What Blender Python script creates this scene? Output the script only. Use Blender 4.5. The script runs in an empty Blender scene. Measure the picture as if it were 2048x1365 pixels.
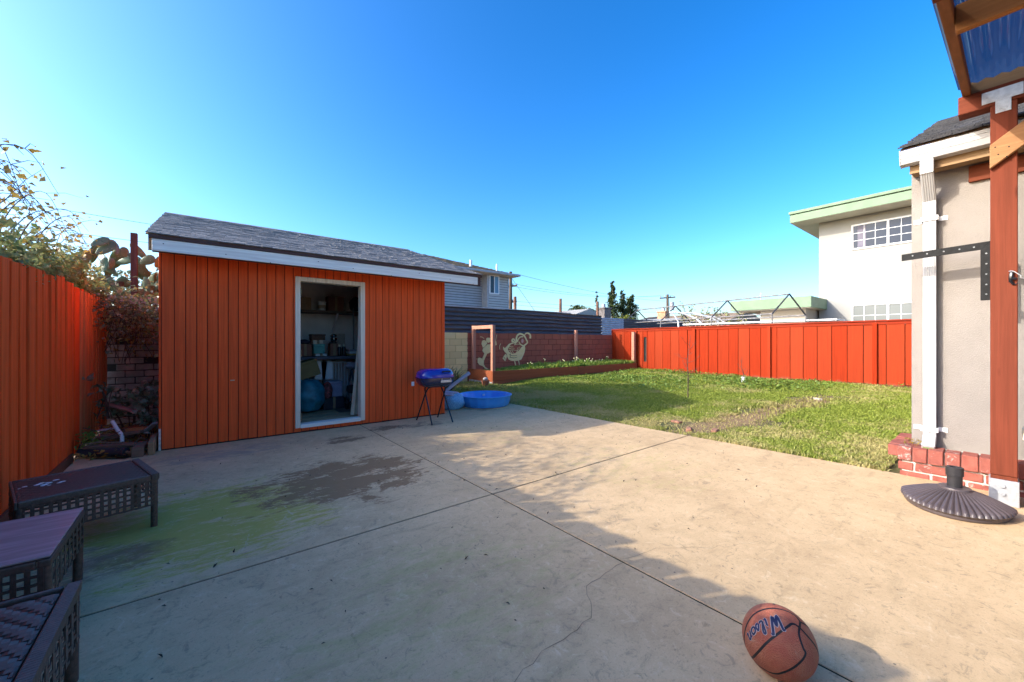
import bpy, bmesh, math, random
import numpy as np
from mathutils import Vector, Matrix
R = math.radians
random.seed(7); rng = np.random.default_rng(7)
SC = bpy.context.scene
COL = SC.collection

# ------------------------------------------------------------------ camera, sky, sun, exposure
# yard axes: +x along the shed front, +y towards the mural wall, z up; the photographer stands at the origin
cam = bpy.data.objects.new('camera', bpy.data.cameras.new('camera'))
COL.objects.link(cam); SC.camera = cam
cam.location = (0, 0, 1.25)
cam.rotation_euler = (R(90), 0, -math.atan2(.623, .782))
cam.data.sensor_width = 36; cam.data.lens = 785 / 2048 * 36
cam.data.clip_start = .02; cam.data.clip_end = 2000

LIGHT = Vector((1.69, -.77, -1.0)).normalized()        # the way sunlight travels
world = bpy.data.worlds.new('World'); SC.world = world; world.use_nodes = True
wn = world.node_tree; wn.nodes.clear()
sky = wn.nodes.new('ShaderNodeTexSky'); sky.sky_type = 'NISHITA'; sky.sun_disc = False
sky.sun_elevation = math.asin(-LIGHT.z)
sky.sun_rotation = math.atan2(-LIGHT.x, -LIGHT.y)
sky.altitude = 0; sky.air_density = 1.0; sky.dust_density = 2.2; sky.ozone_density = 3.5
hsv = wn.nodes.new('ShaderNodeHueSaturation'); hsv.inputs['Saturation'].default_value = 1.23
bg = wn.nodes.new('ShaderNodeBackground'); bg.inputs['Strength'].default_value = .12
out = wn.nodes.new('ShaderNodeOutputWorld')
gam = wn.nodes.new('ShaderNodeGamma'); gam.inputs['Gamma'].default_value = 1.3
wn.links.new(sky.outputs[0], gam.inputs['Color']); wn.links.new(gam.outputs[0], hsv.inputs['Color']); wn.links.new(hsv.outputs[0], bg.inputs['Color']); wn.links.new(bg.outputs[0], out.inputs['Surface'])

sun = bpy.data.objects.new('sun', bpy.data.lights.new('sun', 'SUN')); COL.objects.link(sun)
sun.data.energy = 2.4; sun.data.angle = R(.5); sun.data.color = (1, .93, .82)
sun.rotation_euler = LIGHT.to_track_quat('-Z', 'Y').to_euler(); sun.location = (-20, 9, 12)

SC.view_settings.view_transform = 'Standard'; SC.view_settings.look = 'None'
SC.view_settings.gamma = 1; SC.view_settings.use_curve_mapping = False
SC.view_settings.exposure = 1.27
SC.cycles.max_bounces = 8; SC.cycles.diffuse_bounces = 5; SC.cycles.transparent_max_bounces = 12

# ------------------------------------------------------------------ node helpers
class NT:
    def __init__(s, name):
        s.m = bpy.data.materials.new(name); s.m.use_nodes = True
        s.t = s.m.node_tree; s.b = s.t.nodes['Principled BSDF']
        s.o = s.t.nodes['Material Output']
    def n(s, ty, **kw):
        x = s.t.nodes.new('ShaderNode' + ty)
        for k, v in kw.items(): setattr(x, k, v)
        return x
    def l(s, a, b): s.t.links.new(a, b)
    def val(s, sock, v):
        if hasattr(v, 'is_output'): s.l(v, sock)
        else:
            if isinstance(v, (tuple, list)) and len(v) == 3 and sock.type == 'RGBA': v = (*v, 1)
            sock.default_value = v
    def pos(s): return s.n('NewGeometry').outputs['Position']
    def obj(s): return s.n('TexCoord').outputs['Object']
    def rnd(s): return s.n('ObjectInfo').outputs['Random']
    def mapv(s, v, scale=(1, 1, 1), loc=(0, 0, 0), rot=(0, 0, 0)):
        x = s.n('Mapping'); x.inputs['Scale'].default_value = scale; x.inputs['Location'].default_value = loc
        x.inputs['Rotation'].default_value = rot
        s.l(v, x.inputs['Vector']); return x.outputs[0]
    def noise(s, v, scale, detail=4, rough=.55, dist=0.0):
        x = s.n('TexNoise'); s.l(v, x.inputs['Vector']); x.inputs['Scale'].default_value = scale
        x.inputs['Detail'].default_value = detail; x.inputs['Roughness'].default_value = rough
        x.inputs['Distortion'].default_value = dist
        return x.outputs['Fac']
    def ramp(s, f, a, b, ca=0.0, cb=1.0):
        x = s.n('MapRange'); x.interpolation_type = 'SMOOTHSTEP'
        s.val(x.inputs[0], f); x.inputs[1].default_value = a; x.inputs[2].default_value = b
        x.inputs[3].default_value = ca; x.inputs[4].default_value = cb
        return x.outputs[0]
    def mix(s, f, a, b, mode='MIX'):
        x = s.n('Mix', data_type='RGBA', blend_type=mode)
        s.val(x.inputs[0], f); s.val(x.inputs[6], a); s.val(x.inputs[7], b)
        return x.outputs[2]
    def math(s, op, a, b=0.0, c=None):
        x = s.n('Math', operation=op); s.val(x.inputs[0], a); s.val(x.inputs[1], b)
        if c is not None: s.val(x.inputs[2], c)
        return x.outputs[0]
    def mul(s, a, b): return s.math('MULTIPLY', a, b)
    def add(s, a, b): return s.math('ADD', a, b)
    def xyz(s, v):
        x = s.n('SeparateXYZ'); s.l(v, x.inputs[0]); return x.outputs
    def blob(s, v, c, r):
        """1 inside an ellipsoid about c with radii r, falling to 0 at its edge"""
        m = s.mapv(v, scale=(1 / r[0], 1 / r[1], 1 / r[2]), loc=(-c[0] / r[0], -c[1] / r[1], -c[2] / r[2]))
        d = s.n('VectorMath', operation='LENGTH'); s.l(m, d.inputs[0])
        return s.ramp(d.outputs['Value'], 1.0, .25, 0, 1)
    def bump(s, h, strength=.3, dist=.01, prev=None):
        x = s.n('Bump'); x.inputs['Strength'].default_value = strength; x.inputs['Distance'].default_value = dist
        s.l(h, x.inputs['Height'])
        if prev is not None: s.l(prev, x.inputs['Normal'])
        return x.outputs[0]
    def done(s, col, rough=.7, normal=None, metal=0.0, spec=.4):
        s.val(s.b.inputs['Base Color'], col); s.val(s.b.inputs['Roughness'], rough)
        s.b.inputs['Metallic'].default_value = metal; s.b.inputs['Specular IOR Level'].default_value = spec
        if normal is not None: s.l(normal, s.b.inputs['Normal'])
        return s.m

def plain(name, col, rough=.6, var=.15, scale=8, bump=.0, metal=0.0, spec=.4, rndvar=0.0, bscale=60):
    t = NT(name); p = t.pos()
    f = t.noise(p, scale, 6, .6)
    dark = tuple(c * (1 - var) for c in col); lite = tuple(min(.95, c * (1 + var)) for c in col)
    c = t.mix(t.ramp(f, .3, .7), dark, lite)
    if rndvar:
        c = t.mix(t.ramp(t.rnd(), 0, 1, 0, rndvar), c, tuple(x * .35 for x in col))
    nb = t.bump(t.noise(p, bscale, 5, .65), bump, .01) if bump else None
    return t.done(c, rough, nb, metal, spec)

def painted_wood(name, col, worn, axis='z', wear=.55, rough=.62, rv=.25, grain=1.0, knots=False, low=None):
    """Painted or stained timber: grain runs along axis, worn paint shows along the grain"""
    t = NT(name); p = t.obj()
    sc = {'x': (1.2, 38, 38), 'y': (38, 1.2, 38), 'z': (38, 38, 1.2)}[axis]
    off = t.n('VectorMath', operation='ADD'); t.l(t.mapv(p, sc), off.inputs[0])
    rr = t.n('CombineXYZ'); t.l(t.mul(t.rnd(), 37.0), rr.inputs[0]); t.l(t.mul(t.rnd(), 11.0), rr.inputs[2]); t.l(rr.outputs[0], off.inputs[1])
    g = t.noise(off.outputs[0], 1.0, 6, .65, .3)
    big = t.noise(p, 2.3, 5, .6)
    c = t.mix(t.ramp(g, .3, .75), tuple(x * .80 for x in col), tuple(min(.92, x * 1.16) for x in col))
    c = t.mix(t.ramp(big, .35, .75, 0, .3), c, tuple(x * .76 for x in col))
    c = t.mix(t.ramp(t.rnd(), 0, 1, 0, rv), c, worn)
    m = t.mul(t.ramp(g, wear + .12, wear + .22), t.ramp(t.noise(p, 5, 5, .7), .45, .62))
    c = t.mix(t.mul(m, .8), c, worn)
    if knots:
        v = t.n('TexVoronoi'); v.inputs['Scale'].default_value = 1.0; t.l(t.mapv(p, {'x': (2.2, 9, 9), 'y': (9, 2.2, 9), 'z': (9, 9, 2.2)}[axis]), v.inputs['Vector'])
        k = t.ramp(v.outputs['Distance'], .16, .05)
        c = t.mix(t.mul(k, .75), c, tuple(x * .3 for x in col))
    if low:
        z = t.xyz(t.pos())[2]
        h = t.ramp(t.add(z, t.mul(t.noise(p, 7, 5, .7), .25)), low[1] + .22, low[1] + .1)
        c = t.mix(t.mul(h, .7), c, low[0])
    b = t.bump(g, .25 * grain, .004); b = t.bump(t.noise(p, 140, 3), .1 * grain, .002, b)
    return t.done(c, max(rough, .7), b, 0, .1)

def leaf_mat(name, cols, rough=.45, trans=.35, scale=9):
    t = NT(name); p = t.pos()
    r = t.n('ValToRGB'); el = r.color_ramp.elements
    n = len(cols)
    while len(el) < n: el.new(.5)
    for i, c in enumerate(cols):
        el[i].position = .28 + .44 * i / max(1, n - 1); el[i].color = (*c, 1)
    wn_ = t.n('TexWhiteNoise'); sn = t.n('VectorMath', operation='SNAP'); sn.inputs[1].default_value = (.05, .05, .05); t.l(p, sn.inputs[0]); t.l(sn.outputs[0], wn_.inputs['Vector'])
    f = t.add(t.mul(t.noise(p, scale, 4, .6), .8), t.mul(wn_.outputs['Value'], .2))
    t.l(f, r.inputs[0])
    t.done(r.outputs[0], rough, None, 0, .35)
    tr = t.n('BsdfTranslucent'); t.l(r.outputs[0], tr.inputs['Color'])
    ms = t.n('MixShader'); ms.inputs[0].default_value = trans
    t.l(t.b.outputs[0], ms.inputs[1]); t.l(tr.outputs[0], ms.inputs[2]); t.l(ms.outputs[0], t.o.inputs['Surface'])
    return t.m

# ------------------------------------------------------------------ object helpers
WM = {}                                                   # world matrix of every root and part, by name
def thing(name, label, cat, loc=(0, 0, 0), rotz=0.0, group=None, kind=None):
    o = bpy.data.objects.new(name, None); COL.objects.link(o)
    o.location = loc; o.rotation_euler = (0, 0, rotz); o.empty_display_size = .1
    WM[o.name] = Matrix.Translation(Vector(loc)) @ Matrix.Rotation(rotz, 4, 'Z')
    tag(o, label, cat, group, kind); return o
def tag(o, label=None, cat=None, group=None, kind=None):
    if label: o['label'] = label
    if cat: o['category'] = cat
    if group: o['group'] = group
    if kind: o['kind'] = kind
    return o

class MB:
    """collects polygons; build() links them as one mesh object"""
    def __init__(s): s.v = []; s.f = []
    def add(s, vs, fs):
        k = len(s.v); s.v += [tuple(v) for v in vs]; s.f += [tuple(i + k for i in f) for f in fs]; return s
    def box(s, x0, x1, y0, y1, z0, z1, M=None):
        x0, x1 = min(x0, x1), max(x0, x1); y0, y1 = min(y0, y1), max(y0, y1); z0, z1 = min(z0, z1), max(z0, z1)
        vs = [(x0, y0, z0), (x1, y0, z0), (x1, y1, z0), (x0, y1, z0), (x0, y0, z1), (x1, y0, z1), (x1, y1, z1), (x0, y1, z1)]
        if M is not None: vs = [M @ Vector(v) for v in vs]
        return s.add(vs, [(0, 3, 2, 1), (4, 5, 6, 7), (0, 1, 5, 4), (1, 2, 6, 5), (2, 3, 7, 6), (3, 0, 4, 7)])
    def obox(s, p, q, w, h, up=(0, 0, 1), ext=0.0):
        """a bar from p to q, w wide and h high"""
        p, q = Vector(p), Vector(q); d = (q - p); L = d.length; d.normalize(); u = Vector(up)
        x = d.cross(u)
        if x.length < 1e-4: x = d.cross(Vector((1, 0, 0)))
        x.normalize(); u = x.cross(d).normalized()
        M = Matrix(((x.x, d.x, u.x, p.x), (x.y, d.y, u.y, p.y), (x.z, d.z, u.z, p.z), (0, 0, 0, 1)))
        return s.box(-w / 2, w / 2, -ext, L + ext, -h / 2, h / 2, M)
    def tube(s, pts, r, n=8, caps=True):
        pts = [Vector(p) for p in pts]; rs = r if isinstance(r, (list, tuple)) else [r] * len(pts)
        rings = []; ref = None
        for i, p in enumerate(pts):
            a = pts[max(0, i - 1)]; b = pts[min(len(pts) - 1, i + 1)]; d = (b - a)
            if d.length < 1e-9: d = Vector((0, 0, 1))
            d.normalize()
            if ref is None:
                ref = d.orthogonal().normalized()
            x = (ref - d * ref.dot(d))
            x = x.normalized() if x.length > 1e-6 else d.orthogonal().normalized()
            ref = x; y = d.cross(x)
            rings.append([p + (x * math.cos(2 * math.pi * k / n) + y * math.sin(2 * math.pi * k / n)) * rs[i] for k in range(n)])
        vs = [v for g in rings for v in g]; fs = []
        for i in range(len(pts) - 1):
            for k in range(n):
                fs.append((i * n + k, i * n + (k + 1) % n, (i + 1) * n + (k + 1) % n, (i + 1) * n + k))
        if caps:
            fs.append(tuple(range(n - 1, -1, -1))); fs.append(tuple((len(pts) - 1) * n + k for k in range(n)))
        return s.add(vs, fs)
    def lathe(s, prof, c=(0, 0, 0), n=24, a0=0.0, a1=2 * math.pi, flute=None, sx=1.0, sy=1.0):
        full = abs(a1 - a0 - 2 * math.pi) < 1e-6; m = n if full else n + 1
        vs = []
        for i, (r, z) in enumerate(prof):
            for k in range(m):
                a = a0 + (a1 - a0) * k / n
                rr = r * (1 + (flute(a, i) if flute else 0))
                vs.append((c[0] + math.cos(a) * rr * sx, c[1] + math.sin(a) * rr * sy, c[2] + z))
        fs = []
        for i in range(len(prof) - 1):
            for k in range(n):
                k2 = (k + 1) % m
                fs.append((i * m + k, i * m + k2, (i + 1) * m + k2, (i + 1) * m + k))
        return s.add(vs, fs)
    def prism(s, poly, ax, d0, d1):
        """polygon (list of 2-D points) in the plane normal to ax, from d0 to d1"""
        n = len(poly)
        def P(u, w, d): return {'x': (d, u, w), 'y': (u, d, w), 'z': (u, w, d)}[ax]
        vs = [P(u, w, d0) for u, w in poly] + [P(u, w, d1) for u, w in poly]
        fs = [tuple(range(n)), tuple(range(2 * n - 1, n - 1, -1))] + [(i, i + n, (i + 1) % n + n, (i + 1) % n) for i in range(n)]
        return s.add(vs, fs)
    def sphere(s, c, r, nu=14, nv=9, sc=(1, 1, 1)):
        prof = [(max(1e-4, math.sin(math.pi * i / nv)) * r, -math.cos(math.pi * i / nv) * r * sc[2]) for i in range(nv + 1)]
        return s.lathe(prof, c, nu, sx=sc[0], sy=sc[1])
    def build(s, name, mat, parent=None, smooth=False, bevel=0.0, local=False, label=None, kind=None, jitter=0.0, seg=1, origin=None):
        vs = s.v
        me = bpy.data.meshes.new(name)
        o = bpy.data.objects.new(name, me); COL.objects.link(o)
        Mw = WM.get(parent.name, Matrix()) if parent is not None else Matrix()
        Ml = Matrix.Translation(Vector(origin)) if origin is not None else Matrix()
        if local: vs2 = [Vector(v) for v in vs]; WM[o.name] = Mw.copy()
        else:
            WM[o.name] = Mw @ Matrix.Identity(4); inv = Mw.inverted()
            vs2 = [inv @ Vector(v) for v in vs]
            if parent is None and origin is not None:
                vs2 = [v - Vector(origin) for v in vs2]; o.location = origin; WM[o.name] = Ml
        if jitter: vs2 = [v + Vector((random.uniform(-1, 1), random.uniform(-1, 1), random.uniform(-1, 1))) * jitter for v in vs2]
        me.from_pydata([tuple(v) for v in vs2], [], s.f); me.update()
        bm = bmesh.new(); bm.from_mesh(me)
        bmesh.ops.recalc_face_normals(bm, faces=bm.faces)
        if bevel:
            es = [e for e in bm.edges if len(e.link_faces) == 2 and e.calc_face_angle(0) > .6]
            bmesh.ops.bevel(bm, geom=es, offset=bevel, segments=seg, affect='EDGES', profile=.6, clamp_overlap=True)
        bm.to_mesh(me); bm.free()
        if smooth:
            me.polygons.foreach_set('use_smooth', [True] * len(me.polygons))
            me.set_sharp_from_angle(angle=R(38))
        me.materials.append(mat)
        if parent is not None: o.parent = parent
        tag(o, label, None, None, kind)
        return o

def raw_mesh(name, V, Fs, mat, parent=None, kind=None, smooth=False):
    """numpy vertices and equal-sided faces"""
    V = np.asarray(V, dtype=np.float32); Fs = np.asarray(Fs, dtype=np.int32); k = Fs.shape[1]
    if parent is not None: V = V - np.array(WM[parent.name].translation, dtype=np.float32)
    me = bpy.data.meshes.new(name); me.vertices.add(len(V)); me.vertices.foreach_set('co', V.ravel())
    me.loops.add(Fs.size); me.loops.foreach_set('vertex_index', Fs.ravel())
    me.polygons.add(len(Fs)); me.polygons.foreach_set('loop_start', np.arange(0, Fs.size, k, dtype=np.int32))
    me.update(calc_edges=True); me.validate()
    if smooth: me.polygons.foreach_set('use_smooth', [True] * len(me.polygons))
    me.materials.append(mat)
    o = bpy.data.objects.new(name, me); COL.objects.link(o)
    if parent is not None: o.parent = parent; WM[o.name] = WM[parent.name].copy()
    if kind: o['kind'] = kind
    return o

def leaf_cloud(C, size, aspect=.6, droop=.3, fold=.18):
    """a folded four-cornered leaf at every point of C; returns vertices and faces"""
    n = len(C); C = np.asarray(C); size = np.broadcast_to(size, (n,))[:, None]
    az = rng.uniform(0, 2 * np.pi, n); el = rng.normal(-droop, .55, n)
    d = np.stack([np.cos(az) * np.cos(el), np.sin(az) * np.cos(el), np.sin(el)], 1)
    r = rng.normal(size=(n, 3)) * .6 + np.array([0, 0, 1.0]); u = r - (r * d).sum(1, keepdims=True) * d; u /= np.linalg.norm(u, axis=1, keepdims=True)
    w = np.cross(d, u)
    b = C - d * size * .5; t = C + d * size * .5
    l = C + w * size * aspect * .5 + u * size * fold; q = C - w * size * aspect * .5 + u * size * fold
    V = np.stack([b, q, t, l], 1).reshape(-1, 3); i = np.arange(n)[:, None] * 4
    return V, i + np.array([0, 1, 2, 3])

def ribbon(pts, w0, w1, y, flip=False):
    """flat brush stroke in the plane y, through (x, z) points; returns an MB"""
    m = MB(); n = len(pts); L = []; Rr = []
    for i, p in enumerate(pts):
        a = pts[max(0, i - 1)]; b = pts[min(n - 1, i + 1)]
        d = Vector((b[0] - a[0], b[1] - a[1])); d.normalize(); nx, nz = -d.y, d.x
        w = (w0 + (w1 - w0) * i / (n - 1)) / 2
        L.append((p[0] + nx * w, y, p[1] + nz * w)); Rr.append((p[0] - nx * w, y, p[1] - nz * w))
    m.add(L + Rr, [(i, i + 1, n + i + 1, n + i) for i in range(n - 1)])
    return m
def smooth_path(pts, k=6):
    """Catmull-Rom through the points"""
    P = [Vector(p) for p in pts]; P = [P[0] * 2 - P[1]] + P + [P[-1] * 2 - P[-2]]; o = []
    for i in range(1, len(P) - 2):
        for j in range(k):
            t = j / k; a, b, c, d = P[i - 1], P[i], P[i + 1], P[i + 2]
            o.append(.5 * ((2 * b) + (c - a) * t + (2 * a - 5 * b + 4 * c - d) * t * t + (3 * b - a - 3 * c + d) * t ** 3))
    o.append(P[-2]); return o
# ------------------------------------------------------------------ materials
M = {}
M['shed'] = painted_wood('shed_paint', (.84, .110, .026), (.46, .17, .08), 'z', .62, .6, .10, .7, low=((.34, .17, .09), -.06))
M['fence_l'] = painted_wood('orange_fence_paint', (.84, .115, .024), (.50, .14, .05), 'z', .58, .65, .14, 1.2)
M['fence_old'] = painted_wood('faded_fence_paint', (.66, .22, .075), (.50, .28, .15), 'z', .5, .7, .3, 1.2)
M['fence_r'] = painted_wood('red_fence_paint', (.31, .026, .004), (.42, .11, .045), 'z', .55, .6, .16, 1.0, low=((.20, .10, .06), .12))
M['fence_cap'] = painted_wood('red_cap_paint', (.27, .027, .008), (.42, .12, .07), 'y', .6, .6, .1)
M['kick'] = painted_wood('kick_board', (.16, .055, .03), (.2, .12, .08), 'y', .5, .8, .3)
M['trim'] = painted_wood('white_trim', (.86, .81, .71), (.55, .5, .42), 'x', .66, .45, .03, .3)
M['frame'] = painted_wood('cream_door_trim', (.82, .72, .55), (.45, .36, .25), 'z', .62, .5, .04, .4)
M['brown'] = painted_wood('brown_eave', (.095, .055, .048), (.13, .09, .08), 'x', .6, .6, .1, .5)
M['rawwood'] = painted_wood('bare_wood', (.34, .22, .12), (.2, .13, .08), 'y', .5, .75, .1)
M['post'] = painted_wood('redwood_post', (.165, .038, .020), (.23, .085, .032), 'z', .60, .6, .1, 1.6, True)
M['beam'] = painted_wood('redwood_beam', (.16, .04, .02), (.30, .13, .06), 'y', .6, .6, .1, 1.2, True)
M['rafter'] = painted_wood('douglas_rafter', (.27, .11, .045), (.12, .04, .02), 'x', .5, .6, .25, 1.5, True)
M['brace'] = painted_wood('raw_brace', (.36, .185, .085), (.20, .075, .03), 'y', .44, .6, .1, 1.8, True)
M['purlin'] = painted_wood('douglas_purlin', (.34, .14, .045), (.2, .07, .03), 'y', .5, .6, .25, 1.5, True)
M['bedboard'] = painted_wood('bed_board', (.36, .105, .045), (.34, .15, .08), 'x', .6, .7, .2)
M['bedpost'] = painted_wood('bed_post', (.55, .26, .175), (.35, .14, .08), 'z', .6, .7, .15)
M['greypost'] = painted_wood('weathered_post', (.09, .06, .055), (.25, .18, .15), 'z', .45, .85, .2, 1.5)
M['pole'] = painted_wood('pole_wood', (.12, .085, .06), (.2, .15, .11), 'z', .5, .85, .2)
M['plank'] = painted_wood('scrap_plank', (.25, .155, .10), (.13, .085, .065), 'x', .45, .85, .6, 1.5)
M['galv'] = plain('galvanised_steel', (.55, .57, .58), .42, .12, 30, .02, .55)
M['black'] = plain('black_iron', (.006, .0065, .0075), .6, .5, 30, .15, spec=.25)
M['blackm'] = plain('black_enamel', (.012, .012, .016), .3, .3, 20, .02)
M['white'] = plain('white_plastic', (.8, .8, .79), .35, .03, 5)
M['whitemetal'] = plain('white_gutter', (.50, .50, .50), .32, .03, 4)
M['tar'] = plain('dark_gap', (.03, .026, .022), .9, .3, 10)
M['stucco'] = plain('grey_stucco', (.265, .238, .212), .9, .06, 2.5, .55, bscale=110)
M['wstucco'] = plain('white_stucco', (.32, .312, .285), .92, .03, 1.5, .25, bscale=40)
M['green'] = plain('pale_green_fascia', (.165, .245, .15), .6, .08, 3)
M['gstucco'] = plain('shaded_stucco', (.42, .37, .30), .9, .06, 3, .2)
M['soffit'] = plain('cream_soffit', (.60, .54, .40), .8, .05, 3)
M['vinyl'] = plain('grey_vinyl_siding', (.46, .44, .40), .55, .06, 3, rndvar=.08)
M['vinylb'] = plain('blue_grey_siding', (.36, .385, .40), .55, .06, 3, rndvar=.08)  # siding of the recessed wall, its shade put into the colour
M['lead'] = plain('grey_trim', (.34, .35, .36), .5, .1, 5)
M['tanroof'] = plain('tan_shingle', (.30, .21, .13), .9, .3, 6, .4, rndvar=.45, bscale=50)
M['int'] = plain('shed_inner_wall', (.78, .74, .68), .85, .1, 3)
M['darkwall'] = plain('dark_screen', (.022, .018, .016), .7, .2, 6)
M['dirt'] = plain('bare_dirt', (.20, .135, .085), .95, .3, 5, .8, bscale=40)

t = NT('shingle_grey'); p = t.pos()
c = t.mix(t.ramp(t.noise(p, 55, 4, .8), .3, .7), (.15, .15, .152), (.32, .31, .30))
c = t.mix(t.ramp(t.rnd(), 0, 1, 0, .4), c, (.11, .11, .115)); c = t.mix(t.ramp(t.noise(p, 1.8, 5), .5, .7, 0, .2), c, (.22, .20, .18))
M['shingle'] = t.done(c, .92, t.bump(t.noise(p, 240, 3, .7), .5, .004), 0, .25)
t = NT('shingle_charcoal'); p = t.pos()
c = t.mix(t.ramp(t.noise(p, 90, 4, .8), .3, .7), (.035, .035, .04), (.10, .10, .105)); c = t.mix(t.ramp(t.rnd(), 0, 1, 0, .5), c, (.03, .03, .034))
M['shingle2'] = t.done(c, .92, t.bump(t.noise(p, 240, 3, .7), .5, .004), 0, .25)

# concrete: sand-coloured, moss and wet-looking stains with shapes of their own
t = NT('concrete'); p = t.pos()
n1 = t.noise(p, .9, 8, .62, .4); n2 = t.noise(p, 5, 8, .7, .6); n3 = t.noise(p, 70, 3, .7); n4 = t.noise(p, 22, 6, .75, .8)
st = t.noise(t.mapv(p, (2.0, 9.0, 1), rot=(0, 0, R(-35))), 1.0, 7, .68, .7)
c = t.mix(t.ramp(n1, .3, .7), (0.515, 0.356, 0.194), (0.653, 0.459, 0.254))
c = t.mix(t.ramp(n2, .35, .75, 0, .6), c, (0.713, 0.507, 0.286))
c = t.mix(t.ramp(st, .52, .72, 0, .5), c, (0.401, 0.285, 0.157))
c = t.mix(t.ramp(n4, .57, .68, 0, .7), c, (0.319, 0.229, 0.122))
c = t.mix(t.ramp(n3, .55, .72, 0, .5), c, (0.293, 0.211, 0.124))
n5 = t.noise(p, 150, 5, .85); c = t.mix(t.ramp(n5, .56, .70, 0, .65), c, (0.248, 0.181, 0.112)); c = t.mix(t.ramp(n5, .44, .32, 0, .55), c, (0.780, 0.652, 0.416))
n6 = t.noise(p, 11, 9, .8, 1.2); c = t.mix(t.ramp(n6, .54, .64, 0, .6), c, (0.298, 0.229, 0.140)); c = t.mix(t.ramp(n6, .46, .34, 0, .4), c, (0.780, 0.628, 0.405))
v = t.n('TexVoronoi'); v.inputs['Scale'].default_value = 16; t.l(p, v.inputs['Vector'])
c = t.mix(t.mul(t.ramp(v.outputs['Distance'], .10, .05), t.ramp(t.noise(p, 2.4, 4), .52, .6)), c, (0.149, 0.121, 0.090))
brk = t.math('SUBTRACT', t.noise(t.mapv(p, (1.4, 3.4, 1), rot=(0, 0, R(15))), 7, 9, .78, 1.4), .5)
def add_patch(c, cen, rad, col, lo, hi, nz, amt):
    m = t.blob(p, cen, rad); nz = t.add(nz, t.mul(brk, .60))
    return t.mix(t.mul(t.ramp(t.add(nz, t.mul(m, .27)), lo, hi, 0, amt), t.ramp(m, .02, .3)), c, col)
moss = t.noise(t.mapv(p, (1.2, 3.6, 1), rot=(0, 0, R(-8))), 2.1, 10, .76, 1.0)
c = add_patch(c, (.1, 3.5, 0), (1.15, 1.15, 3), (.42, .355, .07), .58, .78, moss, .85)
c = add_patch(c, (.9, 1.7, 0), (1.5, 1.2, 3), (.40, .37, .13), .68, .98, moss, .55)
c = add_patch(c, (3.4, 2.4, 0), (1.6, 1.6, 3), (.46, .40, .15), .72, 1.0, moss, .55)
c = add_patch(c, (3.2, 4.4, 0), (1.6, 1.4, 3), (.46, .40, .15), .76, 1.0, moss, .6)
stn = t.noise(t.mapv(p, (1.6, 3.2, 1), rot=(0, 0, R(12))), 1.6, 10, .72, .5)
c = add_patch(c, (1.05, 3.75, 0), (1.15, .95, 3), (.26, .155, .078), .64, .70, stn, .9)
c = add_patch(c, (2.05, 5.55, 0), (.5, .28, 3), (.19, .125, .07), .70, .78, stn, .85)
c = add_patch(c, (1.45, 5.25, 0), (.45, .35, 3), (.19, .125, .07), .70, .78, stn, .85)
c = add_patch(c, (2.6, 5.45, 0), (.75, .3, 3), (.20, .155, .10), .68, .82, stn, .8)
c = add_patch(c, (4.2, 6.2, 0), (.8, .9, 3), (.21, .165, .12), .66, .86, stn, .7)
c = add_patch(c, (-.45, 3.2, 0), (.55, .4, 3), (.22, .115, .08), .60, .84, stn, .7)
c = add_patch(c, (.2, 5.4, 0), (1.2, .5, 3), (.30, .255, .20), .62, .9, stn, .7)
# pale scuffs where the moss was brushed off
w = t.noise(t.mapv(p, (6, 2.0, 1), rot=(0, 0, R(20))), 1.6, 8, .7, 1.8)
c = t.mix(t.mul(t.ramp(w, .60, .68, 0, .75), t.blob(p, (.2, 3.4, 0), (1.1, 1.0, 3))), c, (0.585, 0.450, 0.289))
c = t.mix(t.mul(t.ramp(w, .61, .72, 0, .5), t.blob(p, (3.2, 3.2, 0), (1.9, 2.2, 3))), c, (0.643, 0.480, 0.296))
b = t.bump(n3, .22, .004); b = t.bump(n4, .12, .006, b)
M['concrete'] = t.done(c, .95, b, 0, .08)

# painted block wall: yellow to the left of x=6.36, brown-red beyond, splashes of yellow near the change
t = NT('painted_block'); p = t.pos(); x, y, z = t.xyz(p)
edge = t.ramp(t.add(x, t.mul(t.math('SUBTRACT', t.noise(p, 7, 6, .7), .5), .12)), 6.35, 6.37)
c = t.mix(edge, (.86, .71, .34), (.42, .13, .08))
c = t.mix(t.ramp(t.noise(p, 3, 6), .4, .75, 0, .4), c, t.mix(edge, (.78, .62, .27), (.32, .10, .065)))
sp = t.mul(t.ramp(t.noise(t.mapv(p, (1, 1, .55)), 17, 3, .6, 1.2), .665, .69), t.blob(p, (6.6, 10.1, .5), (1.1, 1, .9)))
c = t.mix(t.mul(sp, edge), c, (.60, .50, .25))
c = t.mix(t.ramp(t.rnd(), 0, 1, 0, .14), c, (.12, .05, .035))
M['block'] = t.done(c, .9, t.bump(t.noise(p, 60, 5, .7), .35, .008), 0, .08)
t = NT('mural_paint'); p = t.pos()
M['mural'] = t.done(t.mix(t.ramp(t.noise(p, 9, 6), .4, .7), (.84, .66, .30), (.87, .71, .35)), .8, t.bump(t.noise(p, 60, 5, .7), .3, .008), 0, .3)
M['pinkeye'] = plain('pink_eye_paint', (.62, .36, .28), .8)
M['mortar'] = plain('mortar', (.11, .042, .03), .95, .2, 8, .5)
M['ymortar'] = plain('yellow_mortar', (.50, .42, .19), .95, .1, 8, .5)

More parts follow.
